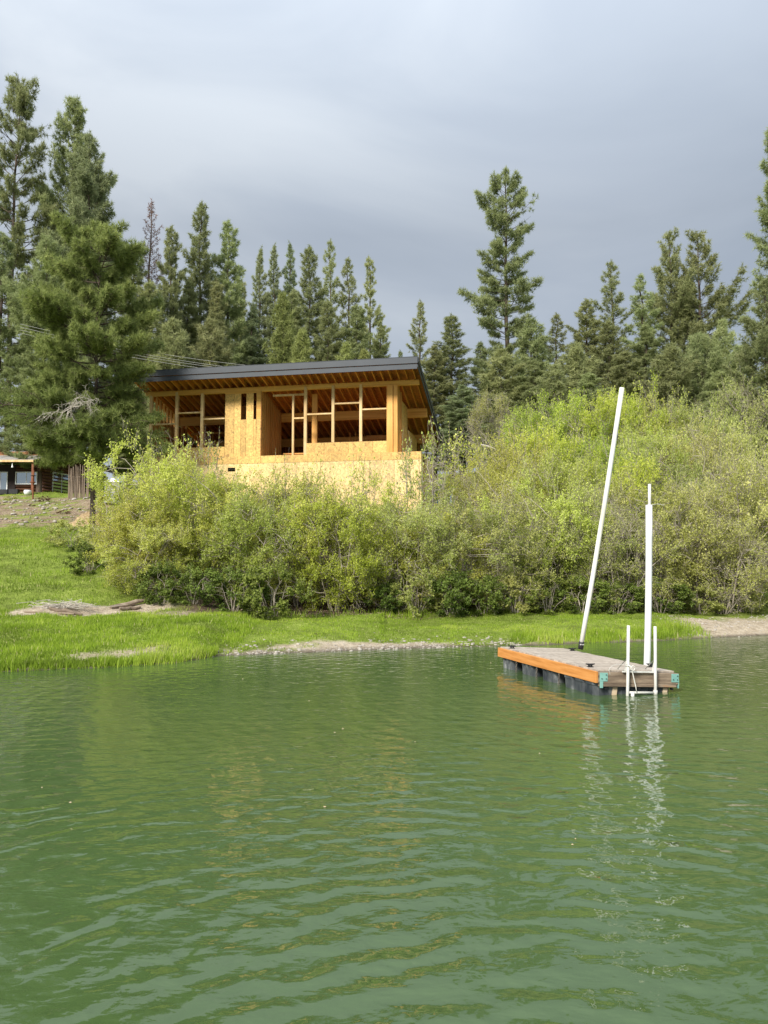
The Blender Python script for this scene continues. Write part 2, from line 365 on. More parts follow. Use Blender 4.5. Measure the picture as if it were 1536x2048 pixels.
h = ma('ADD', h, ma('MULTIPLY', rings(4.2, 12.4, .30, 9, w1), .0012))
h = ma('ADD', h, ma('MULTIPLY', rings(-14, 4, .27, 9, w2), .0009))
h = ma('ADD', h, ma('MULTIPLY', noise(1.6, 3, .55, ((1, 1.9, 1), rad(12)), .6), .015))
h = ma('ADD', h, ma('MULTIPLY', noise(5.5, 3, .5, ((1, 1.8, 1), rad(-8)), .8), .0042))
h = ma('ADD', h, ma('MULTIPLY', noise(19, 2, .5), .0004))
bn = nd(nt, 'ShaderNodeBump', Strength=1.0, Distance=1.0); nt.links.new(h, bn.inputs['Height'])
nt.links.new(bn.outputs[0], b.inputs['Normal'])
wr = ramp_node(nt, [(.35, (.052, .090, .028)), (.65, (.063, .106, .038))]); nt.links.new(noise(.12, 3), wr.inputs[0])
nt.links.new(wr.outputs[0], b.inputs['Base Color']); b.inputs['Roughness'].default_value = .03; b.inputs['IOR'].default_value = 1.55
b.inputs['Specular IOR Level'].default_value = .5
M['water'] = m
wme = MB().poly([(-600, -600, 0), (600, -600, 0), (600, 60, 0), (-600, 60, 0)], [(0, 1, 2, 3)]).mesh('lake_water')
tag(link('water', wme, m), kind='structure')

# ------------------------------------------------------------------ house under construction
HR = rad(11)
house = empty('timber_frame_house', (0.6507, 37.0, 0), -HR, 'unfinished timber house with bare strand board walls, open window bays and dark sloping roof', 'house')
FL, BT0, BT1 = 7.43, 10.73, 10.98
SL = .25
def rz(v, z=BT1): return z - SL * v               # underside of rafters at depth v
XL, XR = -13.4, 1.18
# roof deck
MB().poly([(XL, -1.38, rz(-1.38)+.245), (XR, -1.38, rz(-1.38)+.245), (XR, 8.6, rz(8.6)+.245), (XL, 8.6, rz(8.6)+.245),
           (XL, -1.38, rz(-1.38)+.29), (XR, -1.38, rz(-1.38)+.29), (XR, 8.6, rz(8.6)+.29), (XL, 8.6, rz(8.6)+.29)],
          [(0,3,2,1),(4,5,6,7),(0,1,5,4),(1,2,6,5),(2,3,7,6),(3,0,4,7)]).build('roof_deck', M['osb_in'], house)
MB().poly([(XL-.05, -1.45, rz(-1.45)+.293), (XR+.03, -1.45, rz(-1.45)+.293), (XR+.03, 8.65, rz(8.65)+.293), (XL-.05, 8.65, rz(8.65)+.293),
           (XL-.05, -1.45, rz(-1.45)+.335), (XR+.03, -1.45, rz(-1.45)+.335), (XR+.03, 8.65, rz(8.65)+.335), (XL-.05, 8.65, rz(8.65)+.335)],
          [(0,3,2,1),(4,5,6,7),(0,1,5,4),(1,2,6,5),(2,3,7,6),(3,0,4,7)]).build('roofing_sheet', M['roofing'], house)
bx('fascia_board', M['fascia'], house, (XL, -1.42, 11.10), (XR, -1.39, 11.34))
bx('fascia_board', M['fascia'], house, (XL-.03, -1.47, 11.355), (XR+.03, -1.425, 11.635))
for (o0, o1, dz0, dz1) in ((.0, .03, -.14, .09), (.035, .07, .10, .32)):
    q = [(XR+o0, -1.40, rz(-1.4)+dz0), (XR+o1, -1.40, rz(-1.4)+dz0), (XR+o1, 8.6, rz(8.6)+dz0), (XR+o0, 8.6, rz(8.6)+dz0),
         (XR+o0, -1.40, rz(-1.4)+dz1), (XR+o1, -1.40, rz(-1.4)+dz1), (XR+o1, 8.6, rz(8.6)+dz1), (XR+o0, 8.6, rz(8.6)+dz1)]
    MB().poly(q, [(0,3,2,1),(4,5,6,7),(0,1,5,4),(1,2,6,5),(2,3,7,6),(3,0,4,7)]).build('rake_board', M['fascia'], house)
# rafters share one mesh
rw = .045
q = [(-rw/2, -1.385, rz(-1.385)), (rw/2, -1.385, rz(-1.385)), (rw/2, 8.5, rz(8.5)), (-rw/2, 8.5, rz(8.5)),
     (-rw/2, -1.385, rz(-1.385)+.24), (rw/2, -1.385, rz(-1.385)+.24), (rw/2, 8.5, rz(8.5)+.24), (-rw/2, 8.5, rz(8.5)+.24)]
rme = MB().poly(q, [(0,3,2,1),(4,5,6,7),(0,1,5,4),(1,2,6,5),(2,3,7,6),(3,0,4,7)]).mesh('rafter')
x = XL + .05
while x < XR - .02:
    o = link('rafter', rme, M['rafter'], house); o.location = (x, 0, rnd.uniform(-.004, .001)); x += .3955
# blocking between rafters over the front beam would hide the bay; beams
for v, d, x1 in ((0.02, .25, 1.06), (3.1, .48, 1.02), (6.4, .48, 1.0)):
    bx('glulam_beam', M['wood_h'], house, (XL+.15, v-.0, rz(v+.14)-d-.001), (x1, v+.14, rz(v+.14)-.001), .006)
# floor and lower storey
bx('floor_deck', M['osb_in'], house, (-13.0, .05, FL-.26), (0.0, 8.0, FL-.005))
def panel(x0, x1, z0, z1, y0=-.012, y1=0.0, m='osb', name='osb_panel'):
    return bx(name, M[m], house, (x0+.006, y0+rnd.uniform(-.004, .002), z0+.006), (x1-.006, y1, z1-.006))
# lower wall, vertical sheets in two rows (seam at 7.05)
x = -13.0; k = 0
while x < 1.15:
    x2 = min(x + 1.22, 1.17)
    panel(x, x2, 7.05, FL, -.09, -.07, 'osb'); x = x2
x = -13.6 + .0
xs = [-13.0]
while xs[-1] < 1.17: xs.append(min(xs[-1] + (0.66 if len(xs) == 1 else 1.22), 1.17))
for a, c in zip(xs[:-1], xs[1:]):
    if a < -8.4 < c:      # small dark opening under the left wing
        panel(a, -8.62, 4.6, 7.05, -.085, -.07, 'osb_pale'); panel(-8.24, c, 4.6, 7.05, -.085, -.07, 'osb_pale')
        panel(-8.62, -8.24, 4.6, 6.68, -.085, -.07, 'osb_pale'); panel(-8.62, -8.24, 6.86, 7.05, -.085, -.07, 'osb_pale')
    else: panel(a, c, 4.2, 7.05, -.085, -.07, 'osb_pale')
bx('wall_plate', M['wood'], house, (-13.0, -.065, 7.2), (1.16, .04, 7.425))
# ledge right of the glazed bay, then the return wall of the lower storey
bx('ledge_deck', M['wood'], house, (0.05, .045, 7.36), (1.12, 3.2, 7.42))
for v0, v1 in ((-.06, .55), (1.35, 2.4), (2.4, 3.6), (3.6, 4.8)):
    bx('osb_panel', M['osb_pale'], house, (1.12, v0+.003, 4.2), (1.165, v1-.003, 7.35))
for v in (.6, .8, 1.0, 1.2): bx('stud', M['wood'], house, (1.05, v, 4.4), (1.16, v+.04, 7.0))
for k in range(6):
    v0 = .05 + k * 1.22; v1 = min(v0 + 1.22, 7.5)
    bx('osb_panel', M['osb_pale'], house, (-13.02, v0+.005, 4.0), (-13.0, v1-.005, FL-.02))
    bx('osb_panel', M['osb_pale'], house, (-.03, v0+.005, 4.3), (-.01, v1-.005, FL-.27))
for k in range(11):
    bx('osb_panel', M['osb_pale'], house, (-13.0+k*1.182+.005, 7.5, 5.0), (-13.0+(k+1)*1.182-.005, 7.52, FL-.005))
# left bays
def post(x, z0, z1, w_=.14, v=.0, d=.14, m='post', name='post'): return bx(name, M[m], house, (x-w_/2, v, z0), (x+w_/2, v+d, z1), .004)
post(-12.93, 7.43, BT0, .16, .01); post(-11.49, 7.43, BT0+.12, .15, -.02, .16); post(-10.1, 7.43, BT0+.0, .15, -.015, .16)
def cross(x0, x1, z, h=.075): return bx('crosspiece', M['post'], house, (x0, .0, z-h/2), (x1, .13, z+h/2), .004)
cross(-12.85, -11.565, 9.22); cross(-11.415, -10.175, 9.76); cross(-10.025, -8.87, 9.40)
panel(-13.0, -8.85, FL+.003, 7.96)
bx('sill_plate', M['post'], house, (-12.85, 0.0, 7.92), (-8.87, .14, 7.955))
# solid panel with two slots
panel(-8.85, -8.36, FL+.003, 10.62); panel(-8.36, -8.0, FL+.003, 10.62)
panel(-8.0, -7.72, FL+.003, 9.3); panel(-7.72, -7.33, FL+.003, 10.62); panel(-7.33, -7.18, FL+.003, 9.3)
panel(-7.18, -6.95, FL+.003, 9.3); 
bx('trim_board', M['wood_h'], house, (-7.18, -.012, 9.3), (-6.95, 0, 10.72))
bx('header', M['wood_h'], house, (-8.85, -.008, 10.623), (-7.19, .0, 10.725))
for x in (-8.8, -8.4, -8.04, -7.68, -7.4, -7.14): post(x, FL, 10.72, .045, .005, .14, 'wood', 'stud')
# dark backing partition behind slots
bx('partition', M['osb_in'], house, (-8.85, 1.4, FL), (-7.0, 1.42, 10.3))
# alcove: left cheek
for v0, v1 in ((.0, .46),): bx('osb_panel', M['osb_in'], house, (-6.95, v0, FL), (-6.925, v1, 10.72))
bx('osb_panel', M['osb'], house, (-6.948, .003, FL), (-6.924, .42, 10.70))
for i in range(9): bx('stud', M['wood'], house, (-6.99, .52+.31*i, FL), (-6.90, .60+.31*i, rz(.6+.31*i)-.02))
bx('partition', M['osb_in'], house, (-7.03, .15, FL), (-7.0, 3.1, 10.2))
post(-5.28, FL, BT0-.25, .10, .03); post(-4.63, FL, BT0+.1, .15, -.02, .16)
bx('header', M['post'], house, (-6.5, .5, 10.52), (-4.7, .6, 10.62))
cross(-5.23, -4.705, 9.27)
# glazed bay
panel(-4.70, -3.66, FL+.003, 8.0); panel(-3.66, -2.44, FL+.003, 8.0); panel(-2.44, -1.22, FL+.003, 8.0); panel(-1.22, -.30, FL+.003, 8.0)
bx('sill_plate', M['post'], house, (-4.55, 0.0, 7.965), (-.53, .14, 7.998))
for x in (-3.22, -1.82): post(x, 8.0, BT0+.1, .14, -.018, .16)
post(-.38, FL, BT0, .30, -.015, .15, 'wood'); 
cross(-4.555, -3.29, 9.44); cross(-3.15, -1.89, 9.92); cross(-1.75, -.53, 9.58)
# right side wall
post(-.10, FL, BT0, .2, .0, .14, 'wood')
for v in (.16, .32, .52): bx('stud', M['wood'], house, (-.14, v, FL), (0, v+.12, rz(v+.12)-.02))
bx('osb_panel', M['osb'], house, (-.02, 1.3, FL), (0.0, 3.0, rz(3.0)-.02)); bx('osb_panel', M['osb'], house, (-.02, 3.26, FL), (0.0, 6.3, rz(6.4)-.3))
bx('post', M['wood'], house, (-.14, 1.18, FL), (0.001, 1.29, rz(1.3)-.02))
# interior: back wall with studs, windows, partitions
zb = rz(7.5) - .02
wins = [(-11.6, -10.6, 8.3, 9.6), (-6.6, -5.2, 7.75, 8.12), (-4.6, -3.1, 7.85, 8.25)]
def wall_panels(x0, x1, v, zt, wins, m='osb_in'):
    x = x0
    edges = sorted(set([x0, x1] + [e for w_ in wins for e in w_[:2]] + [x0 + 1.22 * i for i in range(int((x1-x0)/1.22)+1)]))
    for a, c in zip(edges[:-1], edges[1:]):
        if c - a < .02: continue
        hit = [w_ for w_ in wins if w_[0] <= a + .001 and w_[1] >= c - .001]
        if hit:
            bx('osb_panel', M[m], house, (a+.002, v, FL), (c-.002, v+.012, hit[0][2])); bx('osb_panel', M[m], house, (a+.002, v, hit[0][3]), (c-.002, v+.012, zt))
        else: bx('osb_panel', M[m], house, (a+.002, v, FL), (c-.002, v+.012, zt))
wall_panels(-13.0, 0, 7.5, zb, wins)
sme = MB().box((-.02, 0, 0), (.02, .1, 1.6)).mesh('stud')
for i in range(33):
    x = -12.9 + i * .4
    if any(w_[0] - .02 < x < w_[1] + .02 for w_ in wins): continue
    link('stud', sme, M['wood'], house).location = (x, 7.39, FL)
bx('header', M['wood'], house, (-12.95, 7.37, FL+1.6), (-.05, 7.49, FL+1.7))
for x in [-12.6 + .4*i for i in range(9)]: bx('stud', M['wood'], house, (x, 4.3, FL), (x+.045, 4.4, 9.4))
bx('header', M['wood'], house, (-12.7, 4.3, 9.4), (-8.9, 4.4, 9.5))
for v in (.6, 1.0, 1.4, 1.8, 2.2, 2.6, 3.0, 3.6, 4.1): bx('stud', M['wood'], house, (-12.98, v, FL), (-12.85, v+.05, rz(v)-.05))
bx('osb_panel', M['osb_in'], house, (-13.01, .16, FL), (-12.985, 4.3, 9.7)); bx('osb_panel', M['osb_in'], house, (-13.01, 4.31, FL), (-12.985, 7.5, 9.0))
bx('partition', M['osb_in'], house, (-8.86, .15, FL), (-8.84, 7.3, 9.0))
post(-4.45, FL, rz(1.0)-.05, .28, 1.0, .14, 'wood')
for x in (-3.65, -3.35): bx('stud', M['wood'], house, (x, 5.3, FL), (x+.05, 5.4, 9.4))
for i in range(7): bx('stud', M['wood'], house, (-2.7 + .4*i, 5.6, FL), (-2.655+.4*i, 5.7, 9.0))
bx('osb_panel', M['osb'], house, (-2.75, 5.71, FL), (-.1, 5.73, 9.0)); bx('header', M['wood'], house, (-2.75, 5.58, 9.0), (-.1, 5.7, 9.25))
for i in range(5): bx('stud', M['wood'], house, (-2.85, 5.6+.4*i, FL), (-2.76, 5.645+.4*i, 8.9))
bx('workbench', M['wood'], house, (-6.3, 1.6, FL+.28), (-5.0, 2.2, FL+.34))
MB().tube([(-6.4, .8, FL+.04), (-6.2, .9, FL+.08), (-5.9, .85, FL+.05), (-5.6, 1.0, FL+.05)], .04, 6).build('tool_cord', M['roofing'], house)

# ------------------------------------------------------------------ conifers
def tubes_np(segs, n=3):
    if not len(segs): return np.zeros((0, 3)), np.zeros((0, 3), int)
    A = np.array([s_[0] for s_ in segs], float); B = np.array([s_[1] for s_ in segs], float)
    r0 = np.array([s_[2] for s_ in segs])[:, None]; r1 = np.array([s_[3] for s_ in segs])[:, None]
    d = B - A; d /= np.linalg.norm(d, axis=1)[:, None] + 1e-9
    ref = np.where(np.abs(d[:, 2:3]) > .9, [[1., 0, 0]], [[0, 0, 1.]])
    a = np.cross(d, ref); a /= np.linalg.norm(a, axis=1)[:, None]; b = np.cross(d, a)
    V = []
    for k in range(n):
        t = 2 * math.pi * k / n; o = a * math.cos(t) + b * math.sin(t); V.append(A + o * r0)
    for k in range(n):
        t = 2 * math.pi * k / n; o = a * math.cos(t) + b * math.sin(t); V.append(B + o * r1)
    V = np.stack(V, 1); m_ = len(A); base = (np.arange(m_) * 2 * n)[:, None]; T = []
    for k in range(n):
        k2 = (k + 1) % n
        T.append(base + np.array([[k, k2, n + k2]])); T.append(base + np.array([[k, n + k2, n + k]]))
    return V.reshape(-1, 3), np.concatenate(T, 0)

def tufts_np(cen, axis_, val, rs, blades, bl, bw, spread):
    """Needle tufts: each a burst of thin blades."""
    n = len(cen); cen = np.repeat(cen, blades, 0); ax = np.repeat(axis_, blades, 0); val = np.repeat(val, blades)
    d = rs.normal(size=(n * blades, 3)); d /= np.linalg.norm(d, axis=1)[:, None]
    d = ax * (1 - spread) + d * spread; d /= np.linalg.norm(d, axis=1)[:, None] + 1e-9
    s_ = np.cross(d, rs.normal(size=d.shape)); s_ /= np.linalg.norm(s_, axis=1)[:, None] + 1e-9
    L_ = bl * rs.uniform(.65, 1.15, (n * blades, 1)); st = cen - ax * bl * .25 * rs.rand(n * blades, 1)
    V = np.stack([st - s_ * bw / 2, st + s_ * bw / 2, st + d * L_ + s_ * bw * .12], 1)
    T = np.arange(n * blades * 3).reshape(-1, 3)
    val = np.clip(val + rs.normal(0, .08, len(val)), 0, 1)
    return V.reshape(-1, 3), T, np.repeat(val, 3)

def conifer(seed, H_, R, t0, nb, tw, blades, bl, bw, shape, up=.35, gap=.0, drop=-.15, spread=.72, needles='needle', bark='bark', dead_below=0.0, lean=0.0, maxtw=.95, inner=.30, topel=.75):
    rs = np.random.RandomState(seed); segs = []; ce = []; ax = []; va = []
    tr = H_ * .0115
    tp = [np.array([rs.normal(0, .012 * H_ * .3) * k / 12 + lean * k / 12, rs.normal(0, .004 * H_) * k / 12, H_ * k / 12]) for k in range(13)]
    tp[0][:] = 0; tpz = np.array([p[2] for p in tp]); tpx = np.array([p[0] for p in tp]); tpy = np.array([p[1] for p in tp])
    trunk = [(tp[k], tp[k+1], tr * (1 - k/12.6) ** .85 * (1.25 if k == 0 else 1), tr * (1 - (k+1)/12.6) ** .85) for k in range(12)]
    lump = rs.rand(24) * 2 * math.pi
    for i in range(nb):
        tt = ((i + rs.rand()) / nb) ** .92
        if gap and rs.rand() < gap * (.4 + .6 * (1 - tt)): continue
        z = (t0 + (1 - t0) * tt) * H_ * .985; az_ = i * 2.39996 + rs.normal(0, .3)
        lm = 1 + .30 * math.sin(lump[int(tt * 23)] + az_ * 2) 
        L_ = min(R * shape(tt) * rs.uniform(.62, 1.12) * lm, R * 1.08)
        if L_ < .12: L_ = .12
        az = az_
        el = drop + (topel - drop) * tt ** 1.4 + rs.normal(0, .12)
        o = np.array([np.interp(z, tpz, tpx), np.interp(z, tpz, tpy), z])
        hd = np.array([math.cos(az), math.sin(az), 0]); sdv = np.array([-hd[1], hd[0], 0])
        bend = rs.normal(0, .15); pts = []
        for k in range(7):
            s_ = k / 6
            pts.append(o + hd * L_ * s_ * math.cos(el) + sdv * bend * L_ * s_ * s_ + np.array([0, 0, L_ * (math.sin(el) * s_ + up * s_ * s_ * .6)]))
        r0 = .012 + .011 * L_
        for k in range(6): segs.append((pts[k], pts[k+1], r0 * (1 - k/7), r0 * (1 - (k+1)/7)))
        dead = rs.rand() < dead_below * (1 - tt) * 1.6
        nt_ = max(3, int(L_ * tw))
        for j in range(nt_):
            s_ = inner + (1 - inner) * (j + rs.rand()) / nt_
            if dead and rs.rand() < .8: continue
            kk = min(5, int(s_ * 6)); f = s_ * 6 - kk; p = pts[kk] * (1 - f) + pts[kk+1] * f
            sg = 1 if j % 2 else -1
            tl = min(maxtw, (.14 + .30 * (1 - s_)) * L_ + .1) * rs.uniform(.5, 1.15)
            dv = hd * rs.uniform(.35, 1) + sdv * sg * rs.uniform(.3, 1.1) + np.array([0, 0, rs.uniform(-.1, .65)])
            dv /= np.linalg.norm(dv); q_ = p + dv * tl
            segs.append((p, q_, .010, .005))
            a_ = dv * .75 + np.array([0, 0, .45]); a_ /= np.linalg.norm(a_)
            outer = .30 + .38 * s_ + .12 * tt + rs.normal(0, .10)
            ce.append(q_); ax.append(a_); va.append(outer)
            if tl > .35: ce.append(p + dv * tl * .55 + rs.normal(0, .04, 3)); ax.append(a_); va.append(outer - .12)
        a_ = hd * .5 + np.array([0, 0, .8]); a_ /= np.linalg.norm(a_)
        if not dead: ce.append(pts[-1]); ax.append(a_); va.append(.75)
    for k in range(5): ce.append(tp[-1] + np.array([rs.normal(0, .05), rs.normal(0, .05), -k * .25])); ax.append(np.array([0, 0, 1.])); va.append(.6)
    V1, T1 = tubes_np(trunk, 8); V2, T2 = tubes_np(segs, 3)
    tm = npmesh('trunk', V1, T1, smooth=True); tm.materials.append(M[bark])
    bm_ = npmesh('branches', V2, T2); bm_.materials.append(M[bark])
    V, T, r_ = tufts_np(np.array(ce), np.array(ax), np.array(va), rs, blades, bl, bw, spread)
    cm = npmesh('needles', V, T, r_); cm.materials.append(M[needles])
    ca_ = np.array(ce); Rn = np.percentile(np.hypot(ca_[:, 0] - lean * .5, ca_[:, 1]), 97)
    return dict(H=H_, R=Rn, parts=[('trunk', tm), ('branches', bm_), ('needles', cm)])

cone = lambda t: (1 - t) ** .75 * min(1, .55 + t * 3)
slim = lambda t: (1 - t) ** .6 * min(1, .6 + t * 2) 
colm = lambda t: (1 - t ** 2.2) ** .8 * (.72 + .28 * math.sin(t * 9))
dome = lambda t: max(0, 1 - t ** 1.9) ** .65 * min(1, .75 + t * 1.2)
P_ = {}
top_ = lambda t, k=.38, e=.55: min(1, (max(0, 1 - t) / k) ** e)
def mk(name, seed, slimR, wideR, *a, **k):
    P_[name + '_s'] = conifer(seed, a[0], slimR, *a[1:], **k)
    P_[name] = conifer(seed + 700, a[0], wideR, *a[1:], **k)
mk('open1', 11, 2.4, 3.5, 24, .16, 160, 13, 15, .33, .040, lambda t: top_(t, .5, .5) * (.84 + .16 * math.sin(t * 17)), .35, .06, -.2, dead_below=.2, inner=.42)
mk('open2', 12, 2.4, 3.6, 24, .10, 165, 13, 15, .33, .040, lambda t: top_(t, .45, .5) * (.75 + .25 * math.sin(t * 12 + 1)), .45, .16, -.15, dead_below=.2, inner=.42)
mk('dense1', 21, 1.9, 3.2, 22, .06, 210, 14, 15, .32, .040, lambda t: top_(t, .5) , .45, .02)
mk('dense2', 22, 1.9, 3.0, 22, .08, 200, 14, 15, .32, .040, lambda t: top_(t, .42) * (.85 + .15 * math.sin(t * 21)), .5, .03, dead_below=.08)
mk('cool1', 23, 1.4, 2.8, 22, .14, 200, 15, 14, .30, .040, lambda t: top_(t, .5, .65), .25, .02, needles='needle_cool', drop=-.3)
mk('thin1', 31, 1.6, 2.4, 22, .12, 150, 13, 14, .32, .038, lambda t: top_(t, .45), .6, .18, dead_below=.15, inner=.38)
mk('young1', 41, 1.5, 2.2, 9, .04, 130, 13, 16, .28, .036, lambda t: top_(t, .8, .6), .6, .0, .1, needles='needle_bright')
mk('young2', 42, 1.5, 2.3, 10, .04, 130, 13, 16, .30, .036, lambda t: top_(t, .6, .55), .7, .02, .15, needles='needle')
mk('broad1', 51, 2.6, 3.6, 20, .10, 150, 13, 15, .33, .040, lambda t: (1 - t ** 2.4) ** .7 * (.75 + .25 * math.sin(t * 14)), .8, .12, .0, dead_below=.12, inner=.42)
P_['near'] = conifer(61, 14, 3.9, .22, 120, 26, 17, .29, .026, lambda t: max(0, 1 - t ** 3.4) ** .5 * (.82 + .18 * math.sin(t * 16)), .35, .03, -.12, .58, needles='needle_near', maxtw=1.0, inner=.45, topel=.15)
P_['dead'] = conifer(71, 22, 1.9, .3, 110, 10, 5, .22, .04, slim, .8, .05, .1, spread=.9, needles='needle_dead', bark='bark_red')

def plant(name, proto, px, top, Y, halfw, label, cat, group, rot=None, base=None, x=None):
    p = at(px, top, Y); zb_ = Hf(p.x, Y) if base is None else base
    if proto + '_s' in P_ and halfw * Y / F < 2.25: proto += '_s'
    pr = P_[proto]; h_ = p.z - zb_ + .1
    sx = (halfw * Y / F) / pr['R']
    e_ = empty(name, (p.x, Y, zb_ - .1), rnd.uniform(0, 6.28) if rot is None else rot, label, cat, group)
    e_.scale = (sx, sx, h_ / pr['H'])
    for nm, me_ in pr['parts']: link(nm, me_, None, e_)
    return e_
G1 = 'conifers on the hillside left of and behind the house'
G2 = 'conifers on the hillside right of the house'
TREES = [
 # proto, px, top, Y, half width, group, label
 ('open1', 38, 150, 58, 88, G1, 'tallest ponderosa pine at the left edge, trunk showing between open branches'),
 ('dense2', 150, 198, 60, 78, G1, 'tall full pine second from the left edge, narrow pointed top'),
 ('cool1', 182, 262, 57, 84, G1, 'dense pine with rounded top right of the second tallest left pine'),  # darker needles paint in the shade that separates it from the near pine
 ('open2', 6, 470, 52, 90, G1, 'shorter loose pine at the left edge below the tallest pine'),
 ('dense2', 95, 470, 50, 75, G1, 'mid height pine filling the gap left of the broad near pine'),
 ('dense1', 268, 505, 56, 60, G1, 'pine showing its right flank just behind the broad near pine'),
 ('dense1', 345, 452, 60, 42, G1, 'pine with a thin tip directly right of the dead rust tree'),
 ('dense2', 403, 403, 64, 45, G1, 'tallest pine of the row behind the left half of the roof'),
 ('dense1', 458, 441, 66, 50, G1, 'pine with a pointed crown right of the tallest one behind the roof'),
 ('cool1', 521, 493, 74, 27, G1, 'small dark pine tip left of the twin dark tops behind the roof'),
 ('cool1', 549, 486, 74, 26, G1, 'left of the twin dark fir tops behind the middle of the roof'),
 ('cool1', 580, 484, 75, 27, G1, 'right of the twin dark fir tops behind the middle of the roof'),
 ('dense2', 618, 490, 70, 44, G1, 'dark full pine right of the twin fir tops behind the roof'),
 ('thin1', 661, 478, 78, 30, G1, 'slender sparse pine with see-through crown behind the roof'),
 ('thin1', 697, 514, 78, 34, G1, 'sparse pine between the slender one and the last one above the roof'),
 ('open2', 740, 513, 74, 42, G1, 'last pine of the row behind the right part of the roof'),
 ('dense2', 483, 560, 72, 34, G1, 'low dark fir with bare lower trunk behind the roof'),
 ('young1', 566, 588, 52, 52, G1, 'bright green young pine standing in front of the dark row behind the roof'),
 ('young1', 604, 660, 50, 46, G1, 'low bright pine right beside the taller bright young pine above the roof'),
 ('young1', 692, 686, 50, 44, G1, 'low rounded bright pine peeping over the roof near its right third'),
 ('young1', 728, 700, 51, 42, G1, 'lowest bright pine peeping over the right part of the roof'),
 ('young2', 425, 640, 52, 60, G1, 'bushy green pine crown just over the left part of the roof'),
 ('young2', 350, 640, 50, 60, G1, 'bushy green pine just over the left end of the roof'),
 ('thin1', 840, 600, 82, 30, G2, 'small sparse pine standing alone right behind the roof corner'),
 ('thin1', 800, 700, 84, 20, G2, 'tiny distant pine tip just left of the roof corner'),
 ('dense2', 903, 628, 58, 50, G2, 'bluish green full pine between the roof corner and the tall lone pine'),
 ('dense1', 868, 690, 56, 44, G2, 'low pine touching the right edge of the roof'),
 ('cool1', 962, 682, 64, 36, G2, 'dark low fir just left of the tall lone pine trunk'),
 ('open1', 1010, 337, 60, 86, G2, 'tall lone pine with open ragged crown rising above all its neighbours'),
 ('young2', 1060, 640, 58, 60, G2, 'pine at the right foot of the tall lone pine'),
 ('thin1', 1112, 626, 62, 36, G2, 'thin pine tip between the tall lone pine and the bushy dark pine'),
 ('dense1', 1170, 597, 60, 48, G2, 'bushy dark pine with blunt top left of the slim spire'),
 ('thin1', 1222, 520, 60, 42, G2, 'slim spire shaped pine in the middle of the right hillside'),
 ('thin1', 1282, 547, 59, 42, G2, 'slim pine directly right of the spire shaped one'),
 ('broad1', 1338, 464, 62, 78, G2, 'left stem of the double topped broad pine'),
 ('broad1', 1396, 463, 61, 92, G2, 'right and wider crown of the double topped broad pine'),
 ('young2', 1445, 640, 54, 48, G2, 'low pine between the double topped pine and the right edge pine'),
 ('dense1', 1250, 700, 50, 60, G2, 'low full pine in front of the slim spires'),
 ('young2', 1110, 730, 50, 52, G2, 'low green pine behind the vivid green bushes'),
 ('young2', 1340, 690, 50, 66, G2, 'low dark pine below the double topped pine'),
 ('dense1', 1180, 745, 48, 50, G2, 'lowest pine directly above the tip of the leaning white pipe'),
 ('dense2', 1548, 238, 46, 62, G2, 'tall dark pine cut by the right edge of the picture'),
 ('broad1', 1530, 560, 42, 95, G2, 'wide pine skirt below the tall pine at the right edge'),
 ('cool1', 925, 770, 50, 50, G2, 'shaded fir right of the eave behind the grey thicket'),
 ('dense1', 375, 560, 62, 50, G1, 'dark filler pine between the two tallest points left behind the roof'),
 ('dense2', 435, 560, 60, 46, G1, 'shaded pine low between the pointed crowns behind the roof'),
 ('cool1', 505, 610, 66, 40, G1, 'dusky fir low behind the middle of the roof'),
 ('dense1', 585, 580, 66, 46, G1, 'shaded pine directly behind the bright young pine'),
 ('dense2', 655, 600, 66, 42, G1, 'low dark pine under the slender see-through pine'),
 ('dense1', 715, 610, 66, 46, G1, 'low dark pine under the last pines of the row'),
 ('dense1', 760, 640, 70, 30, G1, 'lowest dark pine closing the row at its right end'),
 ('dense2', 300, 560, 54, 60, G1, 'green pine filling the gap under the dead rust tree'),
 ('young2', 1000, 700, 56, 60, G2, 'low green pine hiding the trunk foot of the tall lone pine'),
 ('young2', 1150, 690, 54, 60, G2, 'broad low pine under the bushy dark one'),
 ('dense2', 1215, 640, 58, 52, G2, 'full pine directly under the slim spire shaped pine'),
 ('dense1', 1290, 650, 57, 55, G2, 'full pine under the pine right of the spire'),
 ('young2', 1400, 670, 52, 70, G2, 'wide low pine under the double topped pine'),
 ('dense2', 1485, 690, 50, 60, G2, 'pine closing the gap left of the right edge pine'),
 ('dense1', 1070, 720, 54, 56, G2, 'dark low pine left of the vivid bushes'),
 ('dense1', 1440, 740, 45, 52, G2, 'low pine beside the wide pine skirt at the right edge'),
]
for pr, px, top, Y, hw, gp, lb in TREES:
    plant('young_pine' if pr.startswith('young') else 'pine_tree', pr, px, top, Y, hw, lb, 'tree', gp)
plant('dead_pine', 'dead', 303, 398, 62, 46, 'dead pine with rust coloured needles rising behind the broad near pine', 'tree', None)
near = plant('pine_tree', 'near', 200, 452, 36, 140, 'broad dense ponderosa pine in front of the left end of the house', 'tree', None, rot=1.0)
